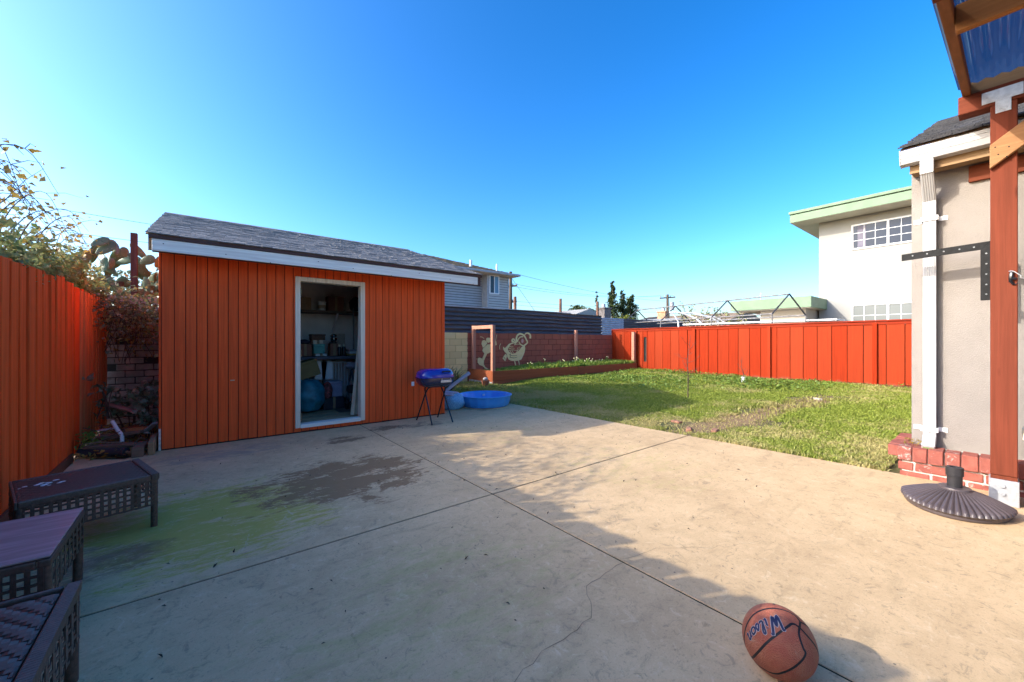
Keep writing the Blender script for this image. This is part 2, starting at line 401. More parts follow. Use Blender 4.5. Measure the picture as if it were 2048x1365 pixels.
# brick: red with white paint left on it
t = NT('red_brick'); p = t.pos()
c = t.mix(t.ramp(t.noise(p, 14, 6, .7), .3, .7), (.26, .075, .055), (.38, .12, .085))
c = t.mix(t.ramp(t.rnd(), 0, 1, 0, .4), c, (.22, .075, .06))
c = t.mix(t.ramp(t.add(t.noise(p, 20, 7, .75, .5), t.mul(t.rnd(), .16)), .68, .76, 0, .7), c, (.52, .45, .39))
M['brick'] = t.done(c, .88, t.bump(t.noise(p, 70, 5, .7), .5, .006), 0, .3)
M['bmortar'] = plain('pale_mortar', (.55, .50, .43), .95, .15, 20, .7)
M['brickgrey'] = plain('grey_painted_brick', (.42, .36, .31), .9, .25, 6, .6, rndvar=.35)

# rusty / dull corrugated steel
t = NT('dark_corrugated'); p = t.pos()
g = t.noise(t.mapv(p, (.6, 1, 9)), 2, 7, .7, .4)
c = t.mix(t.ramp(g, .35, .7), (.075, .078, .092), (.18, .165, .165)); c = t.mix(t.ramp(t.noise(p, 2.2, 6, .7), .55, .72, 0, .6), c, (.12, .08, .06))
M['corr'] = t.done(c, .55, t.bump(t.noise(p, 40, 4), .1, .004), .35, .4)
M['corrl'] = plain('bright_corrugated', (.50, .54, .60), .4, .18, 6, .04, .45)

def glass_mat(name, tint, rough=.05):
    t = NT(name); t.done(tint, rough, None, 0, .8); t.b.inputs['Specular IOR Level'].default_value = .3
    return t.m
M['glass'] = glass_mat('dark_window_glass', (.012, .02, .04), .1)
M['glass2'] = glass_mat('curtained_glass', (.15, .17, .17), .2)
M['drape'] = plain('curtain_cloth', (.16, .15, .19), .85, .1, 6)

# translucent corrugated roofing
t = NT('smoky_polycarbonate'); t.done((.05, .06, .085), .10, None, 0, .6)
tr = t.n('BsdfTransparent'); tr.inputs['Color'].default_value = (.13, .155, .20, 1)
ms = t.n('MixShader'); ms.inputs[0].default_value = .42; t.l(tr.outputs[0], ms.inputs[1]); t.l(t.b.outputs[0], ms.inputs[2]); t.l(ms.outputs[0], t.o.inputs['Surface'])
M['poly'] = t.m

# wicker
t = NT('brown_wicker'); p = t.obj()
c = t.mix(t.ramp(t.noise(p, 60, 5, .7), .3, .7), (.045, .028, .021), (.105, .068, .05)); c = t.mix(t.ramp(t.rnd(), 0, 1, 0, .2), c, (.12, .085, .065))
M['wicker'] = t.done(c, .42, t.bump(t.noise(t.mapv(p, (300, 40, 40)), 1, 2), .15, .002), 0, .55)

# ground cover
t = NT('lawn_soil'); p = t.pos(); x, y, z = t.xyz(p)
c = t.mix(t.ramp(t.noise(p, 1.6, 7, .65), .35, .68), (.075, .10, .025), (.24, .19, .09)); c = t.mix(t.ramp(t.noise(p, 14, 6, .7), .4, .7, 0, .6), c, (.14, .11, .055))
def path_mask(t, p):
    # the trodden strip runs from the slab corner joint towards the fence
    q = t.mapv(p, (.42, 1.9, 1), (-.42 * 5.2, -1.9 * 2.75, 0)); x, y, z = t.xyz(q)
    n = t.mul(t.math('SUBTRACT', t.noise(p, 2.2, 6, .7), .5), 1.5)
    y2 = t.add(t.add(y, n), t.mul(x, .42))
    m = t.mul(t.ramp(t.math('ABSOLUTE', y2), .75, .25), t.mul(t.ramp(x, -.25, .1), t.ramp(x, 2.4, 1.7)))
    return m
c = t.mix(t.mul(path_mask(t, p), .8), c, (.34, .22, .12))
M['soil'] = t.done(c, .95, t.bump(t.noise(p, 45, 6, .75), .8, .03), 0, .2)
t = NT('grass_blade'); p = t.pos()
g = t.noise(p, .85, 6, .62); g2 = t.noise(p, 26, 3, .7); x, y, z = t.xyz(p)
c = t.mix(t.ramp(g2, .3, .72), (.17, .235, .03), (.38, .43, .075))
dry = t.add(t.mul(g, .62), t.mul(t.noise(p, 19, 3, .6), .38))
near = t.ramp(x, 8.2, 4.9, 0, .09)
c = t.mix(t.ramp(t.add(dry, near), .50, .64, 0, .85), c, (.54, .45, .20))
c = t.mix(t.mul(path_mask(t, p), .5), c, (.46, .34, .17))
lush = t.mul(t.blob(p, (7.8, 8.0, 0), (3.6, 1.6, 3)), t.ramp(g2, .2, .6))
c = t.mix(t.mul(lush, .65), c, (.30, .38, .06))
t.done(c, .6, None, 0, .25)
tr = t.n('BsdfTranslucent'); t.l(c, tr.inputs['Color']); ms = t.n('MixShader'); ms.inputs[0].default_value = .35
t.l(t.b.outputs[0], ms.inputs[1]); t.l(tr.outputs[0], ms.inputs[2]); t.l(ms.outputs[0], t.o.inputs['Surface']); M['blade'] = t.m
M['weed'] = leaf_mat('clover_leaf', [(.08, .15, .022), (.17, .26, .04), (.27, .36, .07)], .5, .3)
M['bright'] = leaf_mat('bulb_leaf', [(.12, .22, .03), (.28, .40, .06)], .45, .4)
M['bedblade'] = leaf_mat('bed_grass_blade', [(.14, .22, .03), (.26, .36, .06), (.34, .42, .08)], .5, .4, 5)
M['flower'] = plain('cream_flower', (.75, .68, .35), .6)
M['vine'] = leaf_mat('bramble_leaf', [(.10, .16, .05), (.20, .27, .10), (.30, .34, .14), (.36, .30, .11), (.15, .21, .08)], .28, .32, 6)
M['ivy'] = leaf_mat('grey_green_leaf', [(.07, .12, .065), (.16, .23, .14), (.30, .36, .29)], .35, .2, 8)
M['dryleaf'] = leaf_mat('dry_leaf', [(.15, .12, .045), (.34, .24, .06), (.40, .26, .05)], .5, .35, 8)
M['stem'] = plain('bare_stem', (.085, .055, .042), .8, .3, 20, .2)
t = NT('cactus_skin'); p = t.pos(); v = t.n('TexVoronoi'); v.inputs['Scale'].default_value = 30; t.l(p, v.inputs['Vector'])
c = t.mix(t.ramp(t.noise(p, 8, 6, .65), .3, .7), (.075, .14, .075), (.15, .24, .13)); c = t.mix(t.ramp(t.rnd(), 0, 1, 0, .45), c, (.17, .20, .09))
c = t.mix(t.ramp(v.outputs['Distance'], .22, .12), c, (.34, .33, .22))
M['cactus'] = t.done(c, .5, t.bump(t.noise(p, 25, 5), .3, .01), 0, .4)
M['conifer'] = leaf_mat('conifer_leaf', [(.018, .035, .014), (.05, .08, .022), (.12, .14, .035)], .6, .15, 2.2)
M['broad'] = leaf_mat('broad_leaf', [(.025, .05, .014), (.07, .10, .022), (.12, .14, .035)], .6, .2, 2)
M['yshrub'] = leaf_mat('yellow_shrub_leaf', [(.12, .15, .02), (.26, .27, .045)], .6, .3, 3)

# ------------------------------------------------------------------ the ground
def struct(o, cat=None): o['kind'] = 'structure'; return o
gm = MB(); gm.add([(-400, -400, -.16), (400, -400, -.16), (400, 400, -.16), (-400, 400, -.16)], [(0, 1, 2, 3)])
struct(gm.build('ground', M['dirt']))

patio = thing('patio', 'weathered concrete patio slabs with moss, brown stains and open joints', 'patio', kind='structure')
del patio['category']
J = .0068
def eb(y): return 5.19 - .0535 * y                       # the slab's edge along the lawn
def slab(poly):
    m = MB(); m.prism(poly, 'z', -.12, 0.0); m.build('slab', M['concrete'], patio, bevel=.0025)
jx, jy = 1.877, 2.608
slab([(-1.02, -4), (jx - J, -4), (jx - J, jy - J), (-1.02, jy - J)])
slab([(jx + J, -4), (5.7, -4), (5.7, -.2), (eb(.6), .6), (eb(jy), jy - J), (jx + J, jy - J)])
slab([(-1.02, jy + J), (jx - J, jy + J), (jx - J, 5.985), (-.5, 5.985), (-.62, 5.80), (-1.02, 6.12)])
slab([(jx + J, jy + J), (eb(jy), jy + J), (4.90, 6.0), (4.70, 6.9), (3.45, 7.05), (3.32, 5.985), (jx + J, 5.985)])
m = MB(); m.box(jx - J, jx + J, -4, 5.98, -.06, -.005); m.box(-1.02, jx - J, jy - J, jy + J, -.06, -.005); m.box(jx + J, 5.0, jy - J, jy + J, -.06, -.005)
m.build('joint_filler', plain('mossy_joint', (.025, .025, .012), .95, .5, 12, .5), patio)
# hairline cracks, jagged, filled with dirt
m = MB()
def crack(pts, w):
    pts = [Vector((*q, .0012)) for q in pts]; fine = []
    for a, b in zip(pts, pts[1:]):
        k = max(2, int((b - a).length / .05))
        for i in range(k): fine.append(a.lerp(b, i / k) + Vector((random.uniform(-1, 1), random.uniform(-1, 1), 0)) * .012)
    fine.append(pts[-1]); L = []; Q = []
    for i, q in enumerate(fine):
        d = (fine[min(i + 1, len(fine) - 1)] - fine[max(0, i - 1)]).normalized(); nn = Vector((-d.y, d.x, 0)) * w * random.uniform(.3, 1.0) / 2
        L.append(q + nn); Q.append(q - nn)
    n = len(fine); m.add(L + Q, [(i, i + 1, n + i + 1, n + i) for i in range(n - 1)])
crack([(.69, 1.25), (.80, 1.11), (1.13, 1.16), (1.39, 1.16), (1.54, 1.33), (1.87, 1.34)], .0028)
crack([(1.885, 1.36), (2.15, 1.32), (2.42, 1.10), (2.75, .95)], .002)
m.build('crack', plain('crack_dirt', (.12, .10, .055), .95), patio)

def lawn_z(x, y):
    s = np.clip((np.asarray(x) - 5.2) / 7.5, 0, 1); s = s * s * (3 - 2 * s)
    return -.012 + .125 * s * (1 + .0 * y) + .012 * np.sin(np.asarray(x) * 2.1 + 1) * np.cos(np.asarray(y) * 1.7)
xs = np.linspace(4.3, 14.2, 80); ys = np.linspace(-7, 10.2, 120)
gx, gy = np.meshgrid(xs, ys); 
gz = lawn_z(gx, gy); gz = np.where(gx < 5.35 , np.minimum(gz, -.02), gz)
idx = np.arange(gx.size).reshape(gx.shape)
Fq = np.stack([idx[:-1, :-1], idx[:-1, 1:], idx[1:, 1:], idx[1:, :-1]], -1).reshape(-1, 4)
lawn = raw_mesh('lawn', np.stack([gx, gy, gz], -1).reshape(-1, 3), Fq, M['soil'], smooth=True); struct(lawn)
m = MB(); m.add([(3.28, 6.9, -.03), (4.6, 6.9, -.03), (4.6, 10.2, -.03), (3.28, 10.2, -.03)], [(0, 1, 2, 3)])
struct(m.build('lawn_corner', M['soil']))
m = MB(); m.add([(-1.06, 5.7, -.02), (-.3, 5.7, -.02), (-.3, 8.4, -.01), (-1.06, 8.4, -.01)], [(0, 1, 2, 3)])
struct(m.build('dirt_strip', M['dirt']))

# grass blades: single pointed triangles bent at random
def blades(n, fx, fy, hfun, wscale, name, mat, keep=None, zf=lawn_z, **kw):
    x = fx(n); y = fy(n); ok = np.ones(n, bool) if keep is None else keep(x, y)
    x, y = x[ok], y[ok]; n = len(x); z = zf(x, y) - .006
    dist = np.hypot(x, y); h = hfun(x, y, n); w = .0042 * wscale * (1 + dist / 7)
    a = rng.uniform(0, 2 * np.pi, n); lean = np.abs(rng.normal(.35, .35, n)) * h; la = rng.uniform(0, 2 * np.pi, n)
    dx, dy = np.cos(a) * w, np.sin(a) * w
    b0 = np.stack([x - dx, y - dy, z], 1); b1 = np.stack([x + dx, y + dy, z], 1)
    mx, my = x + np.cos(la) * lean * .4, y + np.sin(la) * lean * .4
    m0 = np.stack([mx - dx * .8, my - dy * .8, z + h * .6], 1); m1 = np.stack([mx + dx * .8, my + dy * .8, z + h * .6], 1)
    tp = np.stack([x + np.cos(la) * lean * 1.3, y + np.sin(la) * lean * 1.3, z + h * .92], 1)
    V = np.stack([b0, b1, m1, m0, tp], 1).reshape(-1, 3); i = np.arange(n)[:, None] * 5
    F3 = np.concatenate([i + np.array([0, 1, 2]), i + np.array([0, 2, 3]), i + np.array([3, 2, 4])])
    return raw_mesh(name, V, F3, mat, kind='stuff', **kw)
def bare(x, y):
    """chance of grass: thin on the trodden strip and along the slab"""
    u = (x - 5.2) * .42; d = np.abs((y - 2.75) * 1.9 + u * .42 + .3 * np.sin(x * 3.1) + .25 * np.sin(x * 7 + y * 5))
    k = np.where((u > -.2) & (u < 2.2) & (d < .62), .10, 1.0)
    p2 = .5 + .5 * np.sin(x * 1.9 + 2 * np.sin(y * 1.3)) * np.sin(y * 2.3 + np.sin(x * 2.7))
    return rng.uniform(size=len(x)) < k * (.5 + .5 * p2)
def on_lawn(x, y): return (x > eb(y) + .01 * rng.normal(size=len(x))) & ~((x > 6.4) & (y > 8.9)) & ~((x > 5.09) & (y < .71))
def hg(x, y, n): return rng.uniform(.028, .065, n) * (1 + .5 * np.sin(x * 1.3) * np.cos(y * 1.1)) * np.where(y > 7.2, 1.5, 1.0)
near_x = lambda n: 4.85 + 8.5 * rng.beta(1.0, 1.5, n)
g = blades(330000, near_x, lambda n: rng.uniform(.2, 9.0, n), hg, 1.0, 'grass', M['blade'], lambda x, y: on_lawn(x, y) & bare(x, y))
tag(g, 'short patchy green and straw lawn between patio and red fence', 'grass')
g = blades(16000, lambda n: rng.uniform(3.3, 6.5, n), lambda n: rng.uniform(6.7, 10.0, n), lambda x, y, n: rng.uniform(.05, .13, n), 1.3, 'long_grass', M['blade'],
           lambda x, y: ((x > 4.72) | (y > 7.1)) & ~((x > 6.4) & (y > 8.9)), zf=lambda x, y: np.full(len(x), -.02))
tag(g, 'long shaded grass behind the blue paddling pool', 'grass')
# broad-leaved weeds in front of the red fence
n = 24000
wx = rng.uniform(7.4, 13.3, n); wy = rng.uniform(1.2, 8.7, n)
dens = .5 + .5 * np.sin(wx * 1.7 + 1.2 * np.sin(wy * 1.9)) * np.cos(wy * 1.25 + .8)
edge = np.clip((wx - (8.2 + .9 * np.abs(wy - 5.2) * (wy < 5.2) - .25 * (wy > 6))) / 1.4, 0, 1)
ok = rng.uniform(size=n) < dens * edge * np.where(wy > 2.6, 1, .25); wx, wy, dens = wx[ok], wy[ok], dens[ok]
C = np.stack([wx, wy, lawn_z(wx, wy) + rng.uniform(.01, 1, len(wx)) * (.05 + .11 * dens)], 1)
V, Fq = leaf_cloud(C, rng.uniform(.03, .075, len(C)), .75, -.1)
w = raw_mesh('weeds', V, Fq, M['weed'], kind='stuff'); tag(w, 'lush broad-leaved weeds growing along the foot of the red fence', 'weeds')
# ------------------------------------------------------------------ the shed
shed = thing('shed', 'orange vertical board shed with open doorway and grey shingle roof', 'shed', (-.35, 6.0, 0))
FY = 6.0
g0, gw = -.227, .1016
edges = [-.35 + .012] + [g0 + gw * i for i in range(40) if g0 + gw * i < 3.25] + [3.297]
DX0, DX1, DZ0, DZ1 = 1.016, 1.943, .066, 2.128
for a, b in zip(edges, edges[1:]):
    a += .0035; b -= .0035
    z0, z1 = .012 + .006 * random.random(), 2.34
    spans = [(a, b, z0, z1)]
    if b > DX0 and a < DX1:
        spans = [(a, b, z0, DZ0 - .002), (a, b, DZ1 + .002, z1)]
        if a < DX0 < b: spans = [(a, DX0 - .002, z0, z1), (DX0 - .002, b, z0, DZ0 - .002), (DX0 - .002, b, DZ1 + .002, z1)]
        elif a < DX1 < b: spans = [(DX1 + .002, b, z0, z1), (a, DX1 + .002, z0, DZ0 - .002), (a, DX1 + .002, DZ1 + .002, z1)]
    for x0, x1, u, v in spans:
        if x1 - x0 < .01: continue
        m = MB(); m.box(x0, x1, FY - .014, FY, u, v); m.build('siding_board', M['shed'], shed, bevel=.0022)
m = MB()
m.box(-.35, DX0 + .02, FY + .002, FY + .09, 0, 2.36); m.box(DX1 - .02, 3.297, FY + .002, FY + .09, 0, 2.36); m.box(DX0 + .02, DX1 - .02, FY + .002, FY + .09, DZ1 - .03, 2.36); m.box(DX0 + .02, DX1 - .02, FY + .002, FY + .09, 0, DZ0)
m.build('wall_core', M['tar'], shed)
m = MB(); m.box(-.362, -.34, FY - .004, FY + .03, .1, 2.34); m.build('corner_board', M['shed'], shed, bevel=.003)
m = MB(); m.box(-.364, -.342, FY - .006, FY + .028, .0, .25); m.build('corner_board', plain('peeling_white_primer', (.62, .56, .48), .7, .25, 25), shed, bevel=.003)
m = MB(); m.box(-.35, -.30, FY + .091, 9.9, 0, 2.36); m.build('side_wall', M['shed'], shed)
m = MB(); m.box(3.247, 3.297, FY + .091, 9.9, 0, 2.36); m.build('side_wall', M['shed'], shed)
m = MB(); m.box(-.35, 3.297, 9.9, 9.95, 0, 2.0); m.build('back_wall', M['shed'], shed)
# gable ends between side wall and roof
E0, EZ, RY, RZ = 5.60, 2.385, 8.66, 3.37
sl = (RZ - EZ) / (RY - E0)
def roof_z(y): return EZ + sl * (y - E0) if y <= RY else RZ - (y - RY) * .88
for x0 in (-.345, 3.245):
    m = MB(); m.prism([(FY + .1, 2.36), (9.9, 2.0), (9.9, roof_z(9.9) - .1), (RY, RZ - .1), (FY + .1, roof_z(FY + .1) - .1)], 'x', x0, x0 + .05); m.build('gable_wall', M['shed'], shed)
# inside: floor, ceiling, walls
m = MB(); m.box(-.30, 3.247, FY + .09, 8.0, .02, .10); m.build('floor', plain('shed_floor', (.16, .12, .09), .8, .3, 4), shed)
m = MB(); m.box(-.30, 3.247, 8.0, 8.05, .02, 2.36); m.build('inner_wall', M['int'], shed)
m = MB(); m.box(-.30, 3.247, FY + .1, 8.0, 2.37, 2.40); m.build('ceiling', plain('dark_ceiling', (.10, .09, .085), .9), shed)
m = MB(); m.box(-.3, 3.247, FY + .16, FY + .24, 2.2, 2.365); m.build('ceiling_joist', M['rawwood'], shed)
for z, y0, th in ((1.79, 7.5, .035), (.985, 7.22, .05)):
    m = MB(); m.box(.6, 3.0, y0, 7.998, z - th, z); m.build('shelf', plain('shelf_wood', (.13, .085, .06), .7, .2) if z > 1.5 else plain('bench_top', (.09, .09, .12), .6, .2), shed, bevel=.004)
m = MB(); m.obox((1.98, 7.97, 1.42), (1.98, 7.6, 1.755), .03, .012); m.build('shelf_bracket', M['white'], shed)
# door frame
fr = MB(); 
for x0, x1 in ((DX0, DX0 + .062), (DX1 - .062, DX1)):
    m = MB(); m.box(x0, x1, FY - .03, FY + .10, DZ0, DZ1); m.build('door_jamb', M['frame'], shed, bevel=.004)
m = MB(); m.box(DX0 + .062, DX1 - .062, FY - .029, FY + .10, DZ1 - .06, DZ1 - .001); m.build('door_head', M['frame'], shed, bevel=.004)
m = MB(); m.box(DX0 + .062, DX1 - .062, FY - .035, FY + .10, DZ0 - .006, DZ0 + .045); m.build('threshold', M['trim'], shed, bevel=.006, jitter=.002)
for z in (1.93, 1.08, .22):
    m = MB(); m.box(DX0 + .0625, DX0 + .068, FY - .024, FY + .006, z - .045, z + .045); m.tube([(DX0 + .066, FY - .03, z - .045), (DX0 + .066, FY - .03, z + .045)], .006, 6); m.build('hinge', plain('old_brass', (.35, .26, .14), .4, .2, 20, 0, .7), shed)
# fascia, eave board, rafter end
m = MB(); m.box(-.392, 3.715, 5.60, 5.622, 2.207, 2.335); m.build('fascia_board', M['trim'], shed, bevel=.003)
m = MB(); m.box(-.392, 3.79, 5.624, 5.665, 2.20, 2.372); m.build('eave_board', M['brown'], shed, bevel=.003)
m = MB(); m.box(-.42, 3.80, 5.588, 5.623, 2.337, 2.378); m.build('eave_board', M['brown'], shed, bevel=.003)
for x0 in (-.425, 3.76):
    m = MB(); m.prism([(5.666, 2.215), (5.666, roof_z(5.666) - .028), (RY, RZ - .028), (RY, RZ - .14)], 'x', x0, x0 + .035); m.build('rake_board', M['rawwood'], shed)
m = MB(); m.box(-.30, 3.3, 5.666, 5.98, 2.33, 2.345); m.build('soffit', M['shed'], shed)
nm = MB()
for i in range(9): nm.tube([(-.3 + i * .49 + .05 * (i % 2), 5.597, 2.29 - .04 * (i % 3)), (-.3 + i * .49 + .05 * (i % 2), 5.6005, 2.29 - .04 * (i % 3))], .006, 6)
nm.build('nail', plain('rusty_nail', (.16, .10, .07), .7), shed)
nm = MB(); nm.box(.30, .345, FY - .017, FY - .0145, .755, .768); nm.build('patch', plain('pale_chip', (.5, .35, .2)), shed)
m = MB(); m.box(2.685, 2.735, FY - .019, FY - .0145, .52, .59); m.build('outlet_cover', M['white'], shed, bevel=.003)
# roof deck and shingles
m = MB(); m.prism([(5.59, 2.366), (5.59, 2.379), (RY, RZ - .006), (9.95, roof_z(9.95) - .006), (9.95, roof_z(9.95) - .03), (RY, RZ - .03)], 'x', -.44, 3.795); m.build('roof_deck', M['rawwood'], shed)
def shingles(x0, x1, P0, P1, expo, tab, mat, parent, limit, viewer=(0, 0), name='shingle', swap=False):
    """courses of tabs from the eave line P0 (y, z) up to P1; the nearest become parts, the rest one mesh"""
    P0 = Vector(P0); P1 = Vector(P1); d = P1 - P0; L = d.length; d.normalize(); nrm = Vector((-d.y, d.x))
    if nrm.y < 0: nrm = -nrm
    items = []
    rows = int(L / expo)
    for r in range(rows + 1):
        s = r * expo; x = x0 - random.uniform(0, tab)
        while x < x1:
            wdt = tab * random.uniform(.75, 1.3); a, b = max(x, x0 - random.uniform(0, .012)), min(x + wdt - .004, x1 + random.uniform(0, .012)); x += wdt
            if b - a < .03: continue
            e = random.uniform(-.012, .006); lift = random.uniform(.010, .016)
            q0 = P0 + d * (s - .012 + e) + nrm * lift; q1 = P0 + d * min(s + expo + .02, L) + nrm * .003
            q2 = P0 + d * min(s + expo + .02, L) - nrm * .002; q3 = P0 + d * (s - .012 + e) + nrm * (lift - .012)
            m = MB(); poly = [(q.x, q.y) for q in (q3, q2, q1, q0)]
            if swap: m.prism(poly, 'y', a, b)
            else: m.prism(poly, 'x', a, b)
            cx_ = (a + b) / 2; items.append((math.hypot(cx_ - viewer[0], q0.x - viewer[1]) if not swap else math.hypot(q0.x - viewer[0], cx_ - viewer[1]), m))
    items.sort(key=lambda i: i[0]); rest = MB()
    for i, (_, m) in enumerate(items):
        if i < limit: m.build(name, mat, parent)
        else: rest.add(m.v, m.f)
    if rest.v: rest.build(name + '_field', mat, parent, kind='stuff')
shingles(-.44, 3.795, (E0 - .012, EZ), (RY, RZ), .135, .14, M['shingle'], shed, 300)
m = MB(); m.prism([(RY - .12, roof_z(RY - .12) + .012), (RY, RZ + .018), (RY + .12, roof_z(RY + .12) + .012), (RY + .12, roof_z(RY + .12)), (RY, RZ + .006), (RY - .12, roof_z(RY - .12))], 'x', -.445, 3.80); m.build('ridge_cap', M['shingle'], shed)
shingles(-.44, 3.795, (9.97, roof_z(9.97)), (RY + .02, RZ - .018), .2, .3, M['shingle'], shed, 0, name='rear_shingle')

# ------------------------------------------------------------------ left fence: overlapping boards, some gaps
lf = thing('board_fence', 'tall orange board fence with overgrown top on the left', 'fence', (-1.06, 4, 0))
y = -4.0; k = 0
while y < 8.25:
    front = (k % 2 == 0); k += 1
    wdt = (random.choice((.125, .13, .135, .14, .14, .19)) * random.uniform(.93, 1.07) if y < 6.6 else random.uniform(.10, .135)) if front else random.uniform(.035, .065)
    top = 1.865 + random.uniform(-.035, .035)
    x1 = -1.06 + random.uniform(-.004, .004) if front else -1.098
    m = MB(); m.box(x1 - .022, x1, y, y + wdt, random.uniform(.01, .04), top)
    o = m.build('fence_board', M['fence_l'] if (y < 6.45 or random.random() < .15) else M['fence_old'], lf, bevel=.003, jitter=.004)
    y += wdt + .002
for z in (.35, 1.45):
    m = MB(); m.box(-1.17, -1.128, -4, 8.25, z, z + .09); m.build('fence_rail', M['fence_old'], lf)
m = MB(); m.box(-1.055, -1.03, -4, 6.1, -.05, .07); m.build('kick_board', M['kick'], lf, jitter=.004)
m = MB(); m.box(-1.176, -1.172, -4, 8.25, .02, 1.835); m.build('backing', M['tar'], lf)  # dark sheet added behind the boards, stops sunlight streaking through the gaps

# ------------------------------------------------------------------ grey brick wall at the end of the gap
bw = thing('brick_wall', 'grey painted brick wall at the back of the gap beside the orange shed', 'wall', (-.7, 8.3, 0))
m = MB(); m.box(-1.4, -.36, 8.318, 8.40, -.05, 1.70); m.build('mortar_core', plain('dark_mortar', (.06, .05, .045), .95), bw)
z = 0; r = 0
while z < 1.66:
    x = -1.4 - (.11 if r % 2 else 0)
    while x < -.37:
        if x + .2 > -1.15 and not (random.random() < .05):
            m = MB(); m.box(max(x + .005, -1.4), min(x + .205, -.362), 8.30 + random.uniform(-.006, .006), 8.39, z + .006, z + .094); m.build('brick', M['brickgrey'], bw, bevel=.006, jitter=.003)
        x += .21
    z += .10; r += 1
m = MB(); m.box(-1.5, -.36, 8.27, 8.30, 1.70, 1.78); m.build('top_board', M['lead'], bw)
m = MB(); m.box(-1.5, -.36, 8.28, 8.30, 1.82, 1.93); m.build('top_board', M['lead'], bw)
wp = MB(); wp.box(-.835, -.755, 8.42, 8.50, -.05, 2.93); o = wp.build('wooden_post', M['greypost'], None, bevel=.005, origin=(-.795, 8.46, 0)); tag(o, 'weathered square wooden post standing among the cactus', 'post')

# ------------------------------------------------------------------ painted block wall with mural
mw = thing('block_wall', 'painted block wall, yellow then brown, with quail and flower mural', 'wall', (9, 10.15, 0))
m = MB(); m.box(6.36, 13.42, 10.163, 10.34, -.1, 1.50); m.build('mortar_core', M['mortar'], mw)
m = MB(); m.box(3.35, 6.36, 10.163, 10.34, -.1, 1.50); m.build('mortar_core', M['ymortar'], mw)
rows = 8; bh = .1915
for r in range(rows):
    x = 4.55 + (.2 if r % 2 else 0); z = -.03 + r * bh
    while x < 13.4:
        a, b = x + .006, min(x + .394, 13.41)
        if b - a > .03:
            m = MB(); m.box(a, b, 10.15 + random.uniform(-.002, .002), 10.16, z + .006, z + bh - .006); m.build('block', M['block'], mw, bevel=.003)
        x += .4
m = MB(); m.box(3.35, 4.55, 10.15, 10.16, -.1, 1.50); m.build('block_field', M['block'], mw)
body = [(7.715, 1.066), (7.786, 1.017), (7.859, 1.074), (7.956, 1.16), (8.067, 1.194), (8.191, 1.174), (8.042, 1.14), (7.956, 1.063), (7.908, 0.968), (7.969, 0.89), (8.092, 0.83), (8.242, 0.846), (8.368, 0.922), (8.483, 1.039), (8.561, 1.078), (8.639, 1.097), (8.657, 0.997), (8.626, 0.859), (8.548, 0.721), (8.483, 0.624), (8.317, 0.59), (8.067, 0.594), (7.944, 0.64), (7.883, 0.738), (7.859, 0.834), (7.762, 0.913), (7.715, 0.989)]
my = 10.1455
def flat(poly, name, y=my, mat=None):
    m = MB(); m.prism(poly, 'y', y - .0012, y); m.build(name, mat or M['mural'], mw)
def stroke(pts, w0, w1, m, y=my - .0012, smooth=True):
    q = [(p.x, p.y) for p in smooth_path([Vector(p) for p in pts])] if smooth and len(pts) > 2 else pts
    rb = ribbon(q, w0, w1, y); m.add(rb.v, rb.f)
def ell(cx, cz, rx, rz, n=20): return [(cx + rx * math.cos(2 * math.pi * i / n), cz + rz * math.sin(2 * math.pi * i / n)) for i in range(n)]
q = MB(); q.prism(body, 'y', my - .0012, my)
stroke([(8.19, 1.165), (8.262, 1.237), (8.272, 1.354), (8.33, 1.452), (8.432, 1.489), (8.548, 1.464), (8.639, 1.396), (8.704, 1.296), (8.757, 1.206), (8.678, 1.137), (8.574, 1.082)], .075, .05, q, my - .0015)
stroke([(8.305, 1.217), (8.355, 1.315), (8.445, 1.384), (8.561, 1.395)], .05, .04, q, my - .0018)
stroke([(8.574, 1.082), (8.445, 1.138), (8.373, 1.227)], .05, .03, q, my - .0021)
stroke([(8.631, 1.395), (8.652, 1.485), (8.731, 1.519), (8.823, 1.500), (8.885, 1.438), (8.876, 1.337)], .022, .085, q, my - .0024)
q.prism(ell(8.137, 1.266, .085, .075), 'y', my - .0012, my)
q.prism([(7.823, 0.835), (7.75, 0.779), (7.691, 0.686), (7.799, 0.587), (7.835, 0.643), (7.871, 0.757)], 'y', my - .0014, my)
stroke([(8.191, 0.60), (8.229, 0.475), (8.267, 0.396)], .05, .03, q, my - .0016); stroke([(8.355, 0.60), (8.385, 0.52), (8.394, 0.44)], .04, .03, q, my - .0016)
for a in ([(7.944, 1.044), (8.04, 1.075), (8.142, 1.071)], [(7.956, 0.996), (8.07, 1.02), (8.191, 1.003)], [(7.944, 0.938), (8.12, .955), (8.292, 0.923)], [(8.166, 1.12), (8.3, 1.145), (8.419, 1.138)], [(8.242, 0.846), (8.35, .95), (8.419, 1.06)], [(8.0, .91), (8.05, .88), (8.08, .83)], [(8.1, .93), (8.12, .88), (8.16, .85)], [(8.3, .9), (8.31, .99), (8.36, 1.05)]):
    stroke(a, .022, .012, q, my - .0018)
q.build('quail_mural', M['mural'], mw)
flat(ell(8.53, 1.256, .055, .075), 'quail_eye', my - .002, M['pinkeye']); 
q = MB()
for a in ([(7.969, 0.803), (8.12, .76), (8.292, 0.767)], [(7.98, .72), (8.15, .69), (8.3, .71)], [(7.74, .72), (7.79, .68), (7.80, .64)], [(8.02, .84), (8.0, .77), (8.03, .71)], [(8.12, 1.29), (8.15, 1.26), (8.19, 1.23)], [(8.50, 1.24), (8.53, 1.30), (8.56, 1.25)]):
    stroke(a, .018, .010, q, my - .0030)
q.build('mural_line', M['mortar'], mw)
q = MB()
